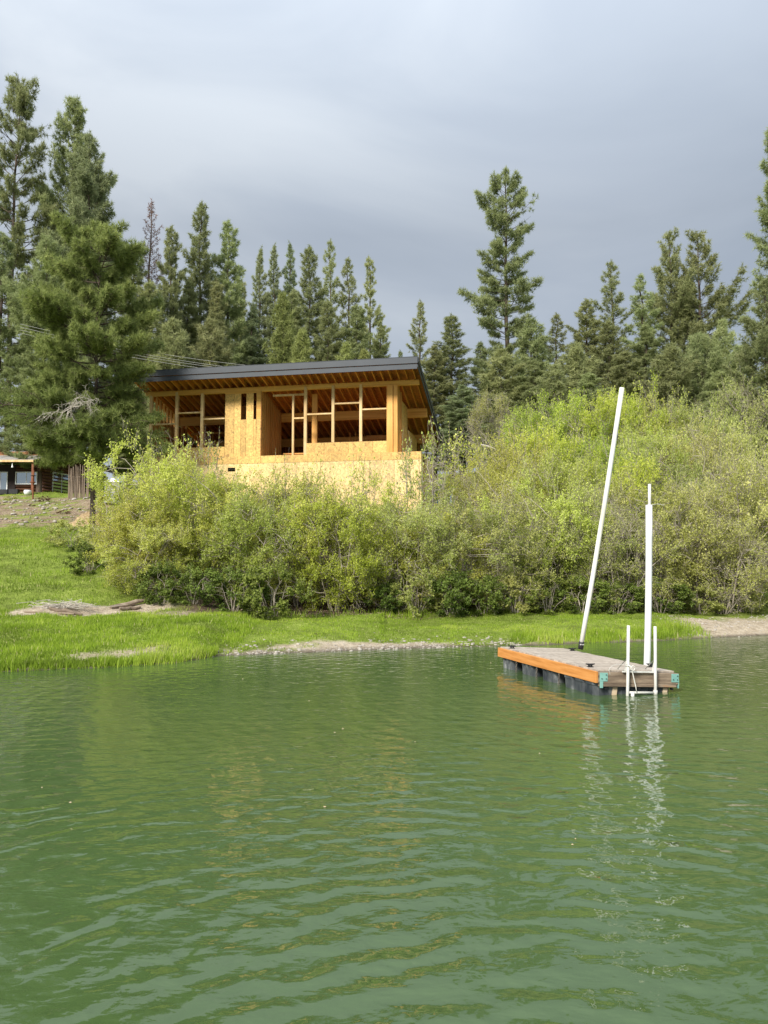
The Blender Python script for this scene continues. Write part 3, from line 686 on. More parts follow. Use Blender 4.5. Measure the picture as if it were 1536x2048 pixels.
# drooping lower limbs of the near pine reaching left over the cabin and right over the house
def limb(o, az, L_, drop, seed, n=40):
    rs = np.random.RandomState(seed); segs = []; ce = []; ax = []; va = []
    hd = np.array([math.cos(az), math.sin(az), 0]); sdv = np.array([-hd[1], hd[0], 0]); pts = []
    for k in range(9):
        s_ = k / 8; pts.append(np.array(o) + hd * L_ * s_ + sdv * .25 * math.sin(s_ * 3) + np.array([0, 0, drop * s_ + .5 * s_ * s_]))
    for k in range(8): segs.append((pts[k], pts[k+1], .07 * (1 - k/9), .07 * (1 - (k+1)/9)))
    for j in range(n):
        s_ = .15 + .85 * rs.rand(); kk = min(7, int(s_ * 8)); f = s_ * 8 - kk; p = pts[kk]*(1-f) + pts[kk+1]*f
        dv = hd * rs.uniform(.2, 1) + sdv * rs.uniform(-1.1, 1.1) + np.array([0, 0, rs.uniform(-.45, .6)]); dv /= np.linalg.norm(dv)
        tl = rs.uniform(.5, 1.25) * (1.1 - .5 * s_); q_ = p + dv * tl; segs.append((p, q_, .018, .008))
        for i in range(5):
            c_ = p + dv * tl * (.35 + .65 * rs.rand()) + rs.normal(0, .13, 3); ce.append(c_); a_ = dv * .6 + np.array([0, 0, .6]); ax.append(a_ / np.linalg.norm(a_)); va.append(.45 + .2 * rs.randn() * .6 + .2 * (i == 0))
    return segs, ce, ax, va
sg = []; ce = []; ax = []; va = []
rs = np.random.RandomState(5)
for (zz, az, L_, dr) in ((6.0, 3.3, 4.6, -.2), (6.0, 3.6, 4.6, -.6), (5.9, 2.9, 4.2, -.5), (5.5, 4.1, 3.6, -.8), (5.3, 5.9, 2.7, -.5), (4.8, 6.1, 3.3, -.7), (4.6, 5.3, 2.7, -.9), (4.6, 4.7, 3.4, -.9), (5.6, 3.4, 3.8, -.5), (6.4, 3.0, 4.4, .2), (6.6, 6.0, 2.4, -.3), (4.3, 5.8, 2.6, -.8), (5.0, 5.0, 3.4, -.6), (5.4, 3.9, 3.4, -.7)):
    a_, b_, c_, d_ = limb((0, 0, zz), az, L_, dr, int(rs.randint(1e6)), 34); sg += a_; ce += b_; ax += c_; va += d_
V, T = tubes_np(sg, 4); lm = npmesh('limbs', V, T); lm.materials.append(M['bark'])
V, T, r_ = tufts_np(np.array(ce), np.array(ax), np.array(va), rs, 13, .27, .022, .6); nm_ = npmesh('limb_needles', V, T, r_); nm_.materials.append(M['needle_near'])
for nme, me_ in (('lower_limbs', lm), ('limb_needles', nm_)):
    o = link(nme, me_, None, near); sc_ = near.scale
    o.matrix_parent_inverse = Matrix.Identity(4); o.scale = (1/sc_[0], 1/sc_[1], 1/sc_[2]); o.rotation_euler = (0, 0, -1.0)
# bare dead limb in front of the near pine
rs = np.random.RandomState(9); sg = []
a0 = np.array([.3, -2.6, 5.7])
def dead_branch(p, d, L_, r, lv):
    n = 5; q_ = p
    for k in range(n):
        d = d + rs.normal(0, .22, 3) + np.array([0, 0, -.10]); d /= np.linalg.norm(d)
        q2 = q_ + d * L_ / n; sg.append((q_, q2, r * (1 - k/(n+1)), r * (1 - (k+1)/(n+1)))); q_ = q2
        if lv < 3:
            for _ in range(2 if lv else 3): 
                dd = d * .5 + rs.normal(0, .55, 3) + np.array([0, 0, -.35]); dd /= np.linalg.norm(dd); dead_branch(q_, dd, L_ * .5, r * .55, lv + 1)
for d in ((-.9, -.3, .1), (.9, -.3, .0), (.2, -.8, -.4)): dead_branch(a0 + rs.normal(0, .1, 3), np.array(d), 1.25, .022, 1)
V, T = tubes_np(sg, 3); me_ = npmesh('bare_limb', V, T); me_.materials.append(M['twig_pale'])
o = link('bare_limb', me_, None, near); o.scale = tuple(1/s_ for s_ in near.scale); o.rotation_euler = (0, 0, -1.0); o['label'] = 'bare grey dead limb tangled in front of the green needles'

# ------------------------------------------------------------------ shrubs
def shrub(seed, H_=4.0, R=2.3, stems=8, nt_=95, l3=8, leafn=52, leafs=.062, tw='twig', lf='leaf', low=.02, bare=.14, flat=.0, spiky=0.12):
    rs = np.random.RandomState(seed); segs = []; leaf = []; k4 = H_ / 4
    nodes = []
    def path(p, q_, r0, r1, n, sag, wob):
        L_ = np.linalg.norm(q_ - p); o = rs.normal(0, wob, 3) * L_; last = p; out_ = [p]
        for k in range(1, n + 1):
            t = k / n; c = p + (q_ - p) * t + (o + np.array([0, 0, sag * L_])) * math.sin(math.pi * t) + rs.normal(0, .02, 3) * k4
            segs.append((last, c, r0 + (r1 - r0) * (k - 1) / n, r0 + (r1 - r0) * t)); last = c; out_.append(c)
        return out_
    cz_ = .46 * H_; rz_ = .54 * H_
    lobes = [(rs.uniform(0, 6.28), rs.uniform(-.2, .9), rs.uniform(.0, .35)) for _ in range(7)]
    def dome(az, el):
        f = .80
        for a, e_, m_ in lobes:
            d = math.cos(el) * math.cos(e_) * math.cos(az - a) + math.sin(el) * math.sin(e_); f += m_ * max(0, d) ** 8
        return f
    for i in range(stems):
        az = i * 2.4 + rs.normal(0, .3); f = rs.uniform(.35, .8); e_ = rs.uniform(.1, 1.2)
        q_ = np.array([math.cos(az) * math.cos(e_) * R * f, math.sin(az) * math.cos(e_) * R * f, cz_ + rz_ * f * math.sin(e_)])
        nodes += path(np.array([math.cos(az), math.sin(az), 0]) * rs.uniform(.05, .3) * k4, q_, .042 * k4, .015 * k4, 8, .10, .08)[2:]
    nodes_a = np.array(nodes)
    for i in range(nt_):
        az = rs.uniform(0, 6.283); sn = rs.uniform(-.95 + low, 1.0); el = math.asin(sn); f = dome(az, el) * (rs.uniform(.45, 1.0) ** .6)
        t_ = np.array([math.cos(az) * math.cos(el) * R * f, math.sin(az) * math.cos(el) * R * f, cz_ + rz_ * f * math.sin(el)])
        t_[2] = max(t_[2], low * H_ * .5 + .25 * k4)
        cost = np.linalg.norm(nodes_a - t_, axis=1) + 1.5 * np.maximum(0, nodes_a[:, 2] - t_[2]); p = nodes_a[np.argmin(cost)]
        path(p, t_, .014 * k4, .007 * k4, 4, .08, .12)
        rad_ = t_ - np.array([0, 0, cz_ * .6]); rad_ /= np.linalg.norm(rad_) + 1e-6
        isb = rs.rand() < bare; cl = rs.normal(0, .10) + .14 * sn; spk = rs.rand() < spiky  # upper clumps get lighter leaves, light from above put into the colour
        for m2 in range(l3):
            d = rad_ * rs.uniform(.0, 1.0) + rs.normal(0, .55, 3) + np.array([0, 0, .15 if not spk else .9]); d /= np.linalg.norm(d)
            L_ = rs.uniform(.28, .62) * k4 * (1.5 if spk else 1); st = t_ + rs.normal(0, .10, 3) * k4
            b3 = path(st, st + d * L_, .007 * k4, .003 * k4, 3, 0, .12)
            if rs.rand() < .4: path(b3[2], b3[2] + (d + rs.normal(0, .6, 3)) * .25 * k4, .005 * k4, .002 * k4, 2, 0, .1)
            nl = int(leafn * rs.uniform(.5, 1.4) * (.12 if isb else 1) * (.55 if spk else 1)); c3 = cl + rs.normal(0, .06)
            if nl:
                tt = rs.rand(nl) * 3; kk = np.minimum(2, tt.astype(int)); B = np.array(b3); pp = B[kk] + (B[kk + 1] - B[kk]) * (tt - kk)[:, None] + rs.normal(0, .055, (nl, 3)) * k4
                leaf.append(np.concatenate([pp, np.full((nl, 1), c3)], 1))
    V2, T2 = tubes_np(segs, 3); V2[:, 2] = np.maximum(V2[:, 2], -.05); bm_ = npmesh('stems', V2, T2); bm_.materials.append(M[tw])
    lf_ = np.concatenate(leaf); lf_ = lf_[lf_[:, 2] > .03]; n = len(lf_); c_ = lf_[:, :3]
    a = rs.normal(size=(n, 3)); a /= np.linalg.norm(a, axis=1)[:, None]
    nrm = rs.normal(size=(n, 3)) + np.array([0, 0, .8]); b_ = np.cross(a, nrm); b_ /= np.linalg.norm(b_, axis=1)[:, None]
    sz = leafs * rs.uniform(.6, 1.25, (n, 1))
    V = np.stack([c_ - a * sz * .5, c_ + b_ * sz * .36, c_ + a * sz * .6, c_ - b_ * sz * .36], 1).reshape(-1, 3)
    T = (np.arange(n) * 4)[:, None] + np.array([[0, 1, 2, 3]])
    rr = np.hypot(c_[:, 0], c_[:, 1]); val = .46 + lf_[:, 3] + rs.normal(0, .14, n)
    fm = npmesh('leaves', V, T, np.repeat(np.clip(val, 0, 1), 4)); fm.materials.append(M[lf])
    return dict(H=np.percentile(c_[:, 2], 99.3), R=np.percentile(rr, 93), parts=[('stems', bm_), ('leaves', fm)])
P_['sh1'] = shrub(101); P_['sh2'] = shrub(102, stems=9, leafn=46); P_['sh3'] = shrub(103, lf='leaf_vivid')
P_['sh4'] = shrub(104, stems=9, leafn=36, lf='leaf_olive', bare=.25, leafs=.058); P_['sh5'] = shrub(105, leafn=44, lf='leaf_olive', bare=.15)
P_['sh6'] = shrub(106, stems=7, lf='leaf_vivid', spiky=.3)
P_['bare'] = shrub(107, stems=10, leafn=24, lf='leaf_olive', bare=.6, l3=11, leafs=.058)
P_['low1'] = shrub(108, H_=1.5, R=1.0, stems=8, nt_=55, l3=7, leafn=26, leafs=.06, lf='leaf_dark', low=0, bare=.05)
P_['low2'] = shrub(109, H_=1.5, R=1.0, stems=9, nt_=50, l3=8, leafn=20, leafs=.06, lf='leaf_olive', low=0, bare=.25)
P_['sap'] = shrub(110, H_=4.2, R=.9, stems=4, nt_=34, l3=5, leafn=12, leafs=.085, lf='leaf', bare=.2, spiky=.5)
P_['rust'] = shrub(111, H_=1.0, R=.7, stems=8, nt_=35, l3=6, leafn=20, leafs=.05, lf='leaf_rust', low=0, bare=.1)
GS = 'spring bushes of the thicket along the bank'
SHRUBS = [
 ('sh1', 285, 975, 24.4, 100, 'yellow green bush at the left end of the thicket'),
 ('sh1', 335, 884, 25.5, 118, 'tallest bright bush in front of the left window bays'),
 ('sh2', 300, 1040, 23.6, 90, 'bush with grey bare twigs at the lower left of the thicket'),
 ('sh1', 425, 925, 25.2, 115, 'rounded bush right of the tallest left bush'),
 ('sh1', 510, 962, 24.3, 115, 'bush drooping low over the grass below the two wall slots'),
 ('sh2', 600, 945, 25.0, 115, 'bush below the doorway alcove of the house'),
 ('sh3', 672, 985, 24.4, 100, 'bush hanging over the bare dirt path'),
 ('sh1', 745, 965, 25.6, 110, 'bush with trunks showing right of the bare dirt path'),
 ('sh5', 815, 985, 24.8, 105, 'greyish bush below the right corner of the house wall'),
 ('sh2', 885, 1010, 25.6, 105, 'yellow green bush below the blue tarp'),
 ('sh5', 960, 1005, 25.8, 112, 'olive bush behind the left end of the dock'),
 ('sh4', 1035, 975, 25.4, 110, 'twiggy bush behind the middle of the dock'),
 ('sh1', 1105, 960, 26.2, 112, 'leafy bush left of the foot of the leaning pipe'),
 ('sh4', 1180, 965, 26.0, 112, 'grey twig bush behind the leaning pipe'),
 ('bare', 1240, 1010, 25.6, 100, 'nearly bare tangled bush between the two white pipes'),
 ('sh5', 1300, 960, 26.6, 115, 'olive bush behind the upright pipe'),
 ('sh4', 1385, 955, 26.8, 118, 'sparse olive bush right of the upright pipe'),
 ('bare', 1440, 1030, 26.2, 95, 'bare grey bush low beside the sandy bank'),
 ('sh5', 1475, 930, 27.6, 118, 'olive bush above the sandy bank'),
 ('sh4', 1555, 900, 27.6, 120, 'olive bush cut by the right edge above the sandy bank'),
 ('sap', 905, 850, 33, 60, 'loose bush right beside the upper corner of the house'),
 ('sap', 965, 870, 33, 60, 'bush standing over the blue tarp'),
 ('sh1', 1045, 860, 32, 95, 'full bush in the second row left of the leaning pipe'),
 ('sh3', 1120, 850, 32.5, 95, 'vivid green bush in the second row by the leaning pipe'),
 ('sh6', 1195, 865, 32, 92, 'vivid bush in the second row crossed by the leaning pipe'),
 ('sh2', 1275, 860, 32.5, 98, 'second row bush above the upright pipe'),
 ('sh5', 1355, 850, 33, 98, 'olive second row bush right of the upright pipe'),
 ('sh4', 1435, 850, 33, 98, 'thin grey green second row bush near the right edge'),
 ('sh5', 1520, 840, 33, 98, 'second row bush at the right edge'),
 ('bare', 985, 785, 44, 58, 'bare purple grey thicket bush below the tall lone pine'),
 ('sh6', 1060, 800, 40, 70, 'bright bush in the top row right of the bare grey thicket'),
 ('sh6', 1125, 785, 40, 72, 'brightest yellow green bush of the top row'),
 ('sh3', 1195, 790, 40, 72, 'top row bush left of the leaning pipe tip'),
 ('sh6', 1262, 768, 41, 72, 'top row bush right of the leaning pipe tip'),
 ('sh1', 1330, 785, 41, 74, 'top row bush below the double topped pine'),
 ('sh5', 1400, 790, 40, 74, 'olive top row bush right of the double topped pine'),
 ('sh4', 1465, 750, 42, 72, 'sparse grey green bush reaching highest near the right edge'),
 ('sh4', 1535, 770, 41, 75, 'grey green top row bush at the right edge'),
 ('bare', 940, 935, 29.5, 70, 'thin bush below the debris beside the house'),
 ('sh1', 1010, 910, 29, 90, 'middle bush between first and second rows left of the leaning pipe'),
 ('sh2', 1110, 905, 29, 95, 'middle bush just left of the leaning pipe'),
 ('sh3', 1225, 915, 29, 95, 'middle bush between leaning and upright pipe'),
 ('sh5', 1340, 905, 29.5, 98, 'middle olive bush right of the upright pipe'),
 ('sh4', 1450, 895, 30, 98, 'middle olive bush near the right edge'),
]
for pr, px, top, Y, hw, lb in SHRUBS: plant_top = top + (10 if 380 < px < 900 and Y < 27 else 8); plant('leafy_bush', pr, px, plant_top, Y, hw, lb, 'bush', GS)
GL = 'low dark bushes at the foot of the thicket'
for pr, px, top, Y, hw, lb in [
 ('low1', 390, 1135, 23.6, 60, 'low dark bush under the second left bush'),
 ('low1', 470, 1140, 23.4, 62, 'low dark bush left of the rounded one by the path'),
 ('low1', 545, 1130, 23.2, 66, 'rounded low green bush just left of the bare dirt path'),
 ('low1', 770, 1165, 25.4, 50, 'low green bush right of the dirt path under the trunks'),
 ('low2', 835, 1150, 25.2, 60, 'low twiggy bush under the greyish bush'),
 ('low1', 900, 1140, 25.2, 62, 'low bush above the left corner of the dock'),
 ('low1', 965, 1150, 25.3, 58, 'low green bush behind the back edge of the dock'),
 ('low2', 1030, 1150, 25.2, 58, 'low twiggy bush left of the leaning pipe foot'),
 ('low1', 1095, 1150, 25.4, 60, 'low green bush at the leaning pipe foot'),
 ('low1', 1165, 1155, 25.6, 58, 'low bush just right of the leaning pipe foot'),
 ('low1', 1235, 1165, 25.8, 56, 'low bush behind the left ladder rail'),
 ('low1', 1320, 1160, 26.2, 60, 'low bush behind the right ladder rail'),
 ('low2', 1400, 1165, 26.8, 56, 'low twiggy bush at the start of the sandy bank'),
 ('low2', 1480, 1160, 27.5, 58, 'low grey bush over the sandy bank'),
 ('low2', 145, 1040, 31, 56, 'olive scrub on the slope below the woodchip pile'),
 ('low2', 205, 1050, 29, 58, 'olive scrub joining the left end of the thicket'),
 ('low1', 180, 1085, 27, 50, 'lowest olive scrub on the lawn slope'),
 ('low1', 330, 1125, 23.5, 55, 'low bush beside the weathered log'),
]: plant('low_bush', pr, px, top, Y - (.8 if Y < 28 else 0), hw, lb, 'bush', GL)
GT = 'slender saplings in front of the house wall'
for px, top, Y, hw, lb in [
 (715, 905, 25.0, 50, 'slender sapling in front of the wall below the glazed bay'),
 (808, 880, 26.5, 46, 'tall thin sapling crossing the lower right corner of the wall'),
 (865, 850, 28.0, 52, 'leafy sapling just right of the house corner'),
 (560, 915, 25.0, 42, 'sparse sapling with dark twigs below the two wall slots'),
 (640, 925, 25.2, 42, 'sparse sapling below the doorway alcove'),
 (300, 880, 27.0, 46, 'pale leafy sapling at the left window bays'),
 (430, 868, 27.5, 44, 'dark leaved sapling poking up into the third window bay'),
]: plant('sapling', 'sap', px, top, Y, hw, lb, 'sapling', GT)
GG = 'rust coloured shrubs in the cabin garden'
for px, top, Y, hw, lb in [(88, 992, 45, 14, 'rust shrub highest in the garden bed below the cabin corner'), (127, 1020, 41, 14, 'rust shrub beside the woodchip pile'),
 (32, 1028, 41, 13, 'dark brown shrub lowest left in the garden bed'), (62, 1008, 43, 9, 'small purple grey shrub in the middle of the garden bed')]:
    plant('garden_shrub', 'rust', px, top, Y, hw, lb, 'shrub', GG)

GH = 'small green plants in the cabin garden'
for px, top, Y, hw, lb in [(12, 1008, 43, 14, 'low green plant leftmost in the garden bed'), (50, 1030, 41, 12, 'low green plant right of the dark brown garden shrub'), (108, 1004, 44, 13, 'low green plant between the two rust shrubs'),
 (20, 990, 46, 12, 'green plant at the grass edge below the planter boxes'), (140, 1006, 44, 14, 'green plant below the pole fence'), (78, 1035, 40, 12, 'small green plant in front of the purple grey shrub'), (8, 1045, 39, 13, 'grey green plant lowest at the left edge of the garden')]:
    plant('garden_plant', 'low2', px, top, Y, hw, lb, 'plant', GH)
# ------------------------------------------------------------------ grass
def grass_patch(n, xr, sr, hmin, hmax, seed, dv=0, dens_fn=None):
    rs = np.random.RandomState(seed); x = rs.uniform(*xr, n); s_ = rs.uniform(*sr, n); y = shore(x) + s_
    sa_, li_, ga_ = soil(x, y); keep = rs.rand(n) > np.clip(np.maximum(np.maximum(sa_, li_ * .92), ga_ * .85), 0, .985)
    if dens_fn is not None: keep &= rs.rand(n) < dens_fn(x, y, s_)
    x = x[keep]; y = y[keep]; n = len(x); z = H(x, y)
    cl = fbm(x * 2.2 + 5, y * 2.2); h_ = (hmin + (hmax - hmin) * np.clip((cl - .25) * 2.2, 0, 1)) * rs.uniform(.6, 1.2, n)
    az = rs.uniform(0, 6.283, n); ln = rs.uniform(.1, .6, n); dx = np.cos(az) * ln * h_; dy = np.sin(az) * ln * h_
    wv = rs.uniform(0, 6.283, n); wd = .008 + .007 * rs.rand(n); wx = np.cos(wv) * wd; wy = np.sin(wv) * wd
    V = np.stack([np.stack([x-wx, y-wy, z-.02], -1), np.stack([x+wx, y+wy, z-.02], -1), np.stack([x+dx, y+dy, z+h_], -1)], 1)
    big = fbm(x * .45 + 11, y * .6 + 2) - .47
    v = np.clip(.42 + dv + (cl - .47) * .9 + big * 1.1 + rs.normal(0, .12, n), 0, .9); v[rs.rand(n) < .03] = 1
    return V.reshape(-1, 3), np.repeat(v, 3)
G = [grass_patch(60000, (-12, -3.4), (0.05, 7), .04, .13, 1), grass_patch(60000, (-4.2, 10), (0.1, 6.3), .02, .06, 2, dv=-.05),
     grass_patch(34000, (-18, -7), (6.5, 24), .04, .15, 3, dv=-.18), grass_patch(9000, (-9, -3.7), (-.12, .5), .10, .24, 4),
     grass_patch(9000, (3.2, 9), (-.05, .9), .08, .26, 5, dens_fn=lambda x, y, s_: np.clip(vnoise(x * 1.4, y) * 1.6 - .2, 0, 1)),
     grass_patch(12000, (-30, -14), (23, 40), .06, .16, 6), grass_patch(16000, (0, 10), (9, 24), .15, .5, 8, dv=-.1), grass_patch(3500, (-4, 9), (4.8, 6.8), .10, .26, 7)]
V = np.concatenate([g_[0] for g_ in G]); r_ = np.concatenate([g_[1] for g_ in G])
gm = npmesh('lawn_grass', V, np.arange(len(V)).reshape(-1, 3), r_)
tag(link('lawn_grass', gm, M['grass']), 'bright green spring grass covering the bank down to the water', 'grass', kind='stuff')

# ------------------------------------------------------------------ dock
M['orange'] = noisy('stained_cedar', [(.3, (.42, .165, .040)), (.5, (.56, .235, .062)), (.72, (.66, .31, .10))], 2.2, .6, (1, .6, 9), objrand=0)
M['deck'] = noisy('weathered_deck_board', [(.3, (.26, .215, .175)), (.5, (.38, .325, .27)), (.72, (.50, .44, .37))], 4, .85, (5, .7, 1), .002, objrand=.13)
M['endboard'] = noisy('weathered_end_board', [(.3, (.085, .062, .045)), (.48, (.19, .14, .10)), (.6, (.30, .23, .165)), (.75, (.36, .17, .075))], 2.0, .8, (.8, 3, 5), .002)
M['float'] = noisy('black_float_plastic', [(.35, (.028, .034, .042)), (.55, (.07, .078, .085)), (.72, (.24, .25, .25))], 5, .6, (1, 1, .5), .004)
M['black'] = noisy('black_plastic', [(.3, (.012, .012, .013)), (.7, (.03, .03, .032))], 5, .45)
M['teal'] = noisy('coated_bracket', [(.3, (.15, .34, .30)), (.7, (.27, .50, .44))], 8, .5, spec=.5)
M['pvc'] = noisy('white_pipe', [(.3, (.58, .58, .55)), (.5, (.74, .75, .75)), (.7, (.82, .83, .84))], 1.6, .35, (3, 3, .6), spec=.5)
M['pvc_old'] = noisy('stained_white_pipe', [(.32, (.50, .46, .33)), (.5, (.74, .72, .64)), (.68, (.84, .84, .83))], .9, .4, (4, 4, .5), spec=.5)
M['alu'] = noisy('dull_ladder_pipe', [(.3, (.40, .39, .36)), (.5, (.58, .57, .53)), (.7, (.70, .70, .68))], 5, .4, (1, 1, .4), spec=.5)
M['chain'] = noisy('rusty_chain', [(.3, (.06, .05, .045)), (.7, (.20, .18, .15))], 20, .6)
M['rope'] = noisy('white_rope', [(.3, (.60, .58, .53)), (.7, (.78, .76, .70))], 30, .8)
M['stain'] = noisy('tan_stain', [(.3, (.45, .33, .20)), (.7, (.62, .50, .36))], 8, .8)
DW, DL = 1.38, 3.54
ang = math.atan2(.274, .96)
dock = empty('swim_dock', (3.25, 12.0, 0), ang, 'floating wooden dock with orange side board, weathered deck and swim ladder', 'dock')
dock.rotation_euler = (0, rad(3.0), ang)            # lists towards its right side
ZT = .395                                            # deck top above water at the left side
# local frame: x across the near end, y away from the camera, z up
nb = 26; pw = DL / nb
pme = MB().box((0.0, 0, -.026), (DW, pw - .008, 0)).mesh('deck_board')
for i in range(nb):
    o = link('deck_board', pme, M['deck'], dock); o.location = (rnd.uniform(-.004, .006), i * pw + .004, ZT + rnd.uniform(-.003, .003)); o.rotation_euler = (0, 0, rnd.uniform(-.002, .002))
bx('side_board', M['orange'], dock, (-.045, -.04, ZT-.195), (-.004, DL+.02, ZT-.022), .004)['label'] = 'bright orange stained side board'
bx('end_board', M['endboard'], dock, (.003, -.043, ZT-.19), (DW+.0, -.003, ZT-.028), .004)
bx('end_ledger', M['endboard'], dock, (.02, -.05, ZT-.245), (DW+.01, -.0, ZT-.193), .004)
bx('side_board', M['endboard'], dock, (DW+.004, -.04, ZT-.20), (DW+.045, DL+.02, ZT-.03), .004)
bx('end_board', M['endboard'], dock, (.003, DL+.003, ZT-.19), (DW, DL+.043, ZT-.028), .004)
for x in (.45, .95): bx('joist', M['endboard'], dock, (x, .0, ZT-.185), (x+.04, DL, ZT-.03))
# corner brackets
def bracket(x0, x1):
    b_ = MB().box((x0, -.051, ZT-.165), (x1, -.0445, ZT-.035)).build('bracket', M['teal'], dock)
    for px_, pz_ in ((.8, .3), (.8, .75), (.25, .3)):
        MB().tube([(x0+(x1-x0)*px_, -.062, ZT-.165+.13*pz_), (x0+(x1-x0)*px_, -.05, ZT-.165+.13*pz_)], .008, 6).build('bolt', M['black'], b_)
bracket(.02, .155); bracket(DW-.085, DW+.045)
MB().box((.02, -.058, ZT-.265), (.075, -.052, ZT-.167)).build('bracket_tab', M['teal'], dock)
MB().box((DW+.047, -.05, ZT-.26), (DW+.053, .05, ZT-.12)).build('bracket_tab', M['teal'], dock)
# floats
def float_box(x0, x1, y0, y1, zt, name='float'):
    z0 = -.35; mb = MB(); n = 4
    xs_ = []; prof = []
    def ring(z, k):
        P2 = []; ins = .03 * k
        w_ = x1 - x0; d = y1 - y0; ch = .07
        base_ = [(x0+ch, y0), (x0+w_*.25, y0), (x0+w_*.27, y0+.025), (x0+w_*.33, y0+.025), (x0+w_*.35, y0), (x0+w_*.68, y0), (x0+w_*.70, y0+.025), (x0+w_*.76, y0+.025), (x0+w_*.78, y0), (x1-ch, y0), (x1, y0+ch),
                (x1, y1-ch), (x1-ch, y1), (x0+ch, y1), (x0, y1-ch), (x0, y0+d*.72), (x0+.03, y0+d*.69), (x0+.03, y0+d*.62), (x0, y0+d*.59), (x0, y0+d*.38), (x0+.03, y0+d*.35), (x0+.03, y0+d*.28), (x0, y0+d*.25), (x0, y0+ch)]
        cx_, cy_ = (x0+x1)/2, (y0+y1)/2
        return [(cx_+(px_-cx_)*(1-ins), cy_+(py_-cy_)*(1-ins), z) for px_, py_ in base_]
    rg = [ring(z0, 1.5), ring(-.02, .6), ring(zt-.05, 0), ring(zt-.048, -.6), ring(zt, -.6)]
    m_ = len(rg[0]); vs_ = [v for r in rg for v in r]; fs_ = []
    for j in range(len(rg)-1):
        for k in range(m_): fs_.append((j*m_+k, j*m_+(k+1) % m_, (j+1)*m_+(k+1) % m_, (j+1)*m_+k))
    fs_.append(tuple(range(m_))[::-1]); fs_.append(tuple((len(rg)-1)*m_+k for k in range(m_)))
    return mb.poly(vs_, fs_).build(name, M['float'], dock)
f1 = float_box(-.02, 1.35, .02, 1.0, ZT-.19)
for y0 in (1.32, 2.12, 2.96): float_box(.0, 1.33, y0, y0+.50, ZT-.18)
for x in (.32, 1.22): MB().poly([(x-.03, .010, ZT-.26), (x+.05, .010, ZT-.26), (x+.03, .000, .0), (x-.04, .000, .0), (x-.03, .03, ZT-.26), (x+.05, .03, ZT-.26), (x+.03, .03, .0), (x-.04, .03, .0)],
        [(0,3,2,1),(4,5,6,7),(0,1,5,4),(1,2,6,5),(2,3,7,6),(3,0,4,7)]).build('stain_strip', M['stain'], f1)
for x in (.14, .73, 1.33):
    MB().tube([(x, -.03, ZT-.275), (x, .02, ZT-.275)], .020, 8).build('bolt_knob', M['black'], f1)
# chains
cm_ = MB()
for k in range(12):
    a_ = [Vector((math.cos(t) * .014 * (1 if k % 2 else 0), math.cos(t) * .014 * (0 if k % 2 else 1), math.sin(t) * .024)) for t in [i * math.pi / 4 for i in range(9)]]
    cm_.tube([p + Vector((0, 0, -k * .036)) for p in a_], .005, 4, False)
cme = cm_.mesh('chain')
for y_ in (1.12, 1.92, 2.74): link('chain', cme, M['chain'], dock).location = (-.03, y_, ZT-.20)
# cleats
def cleat(x, y, rz_=0):
    mb = MB().box((-.05, -.025, 0), (.05, .025, .01)); mb.box((-.035, -.012, .01), (-.012, .012, .04)); mb.box((.012, -.012, .01), (.035, .012, .04))
    mb.tube([(-.085, 0, .05), (-.04, 0, .042), (.04, 0, .042), (.085, 0, .05)], [.008, .014, .014, .008], 6)
    o = mb.build('cleat', M['black'], dock); o.location = (x, y, ZT+.001); o.rotation_euler = (0, 0, rz_)
cleat(.09, .35, .15); cleat(.09, 3.2, .1); cleat(1.32, .55, .2); cleat(1.28, 3.0, .1)
# ladder
lad = MB().box((.40, -.09, ZT-.02), (.97, -.055, ZT-.0)).build('ladder', M['alu'], dock)
xa, xb = .463, .955
for x, tl in ((xa, -.012), (xb, -.03)):
    MB().tube([(x, -.12, -1.0), (x+.0, -.12, .2), (x+tl, -.12, ZT+.70)], .0235, 12).build('rail', M['alu'], lad, True)
    MB().poly([(x-.012, -.03, ZT+.003), (x+.012, -.03, ZT+.003), (x+.012, .16, ZT+.003), (x-.012, .16, ZT+.003), (x-.012, -.095, ZT+.2), (x+.012, -.095, ZT+.2), (x+.012, -.095, ZT+.003), (x-.012, -.095, ZT+.003)],
        [(0,1,5,4),(2,3,4,5),(0,3,2,1),(4,7,6,5),(7,3,0,4),(1,2,6,5)]).build('rail_brace', M['alu'], lad)
MB().tube([(xa+.03, -.12, .075), (xb, -.12, .075)], .019, 10).build('rung', M['alu'], lad, True)
MB().tube([(xa+.03, -.12, -.22), (xb, -.12, -.22)], .019, 10).build('rung', M['alu'], lad, True)
MB().tube([(xa+.085, -.125, -.5), (xa+.085, -.125, .09)], .028, 10).build('stub_post', M['alu'], lad, True)
MB().tube([(xb, -.12, .03), (xb, -.12, .115)], .034, 10).build('rung_collar', M['alu'], lad, True)
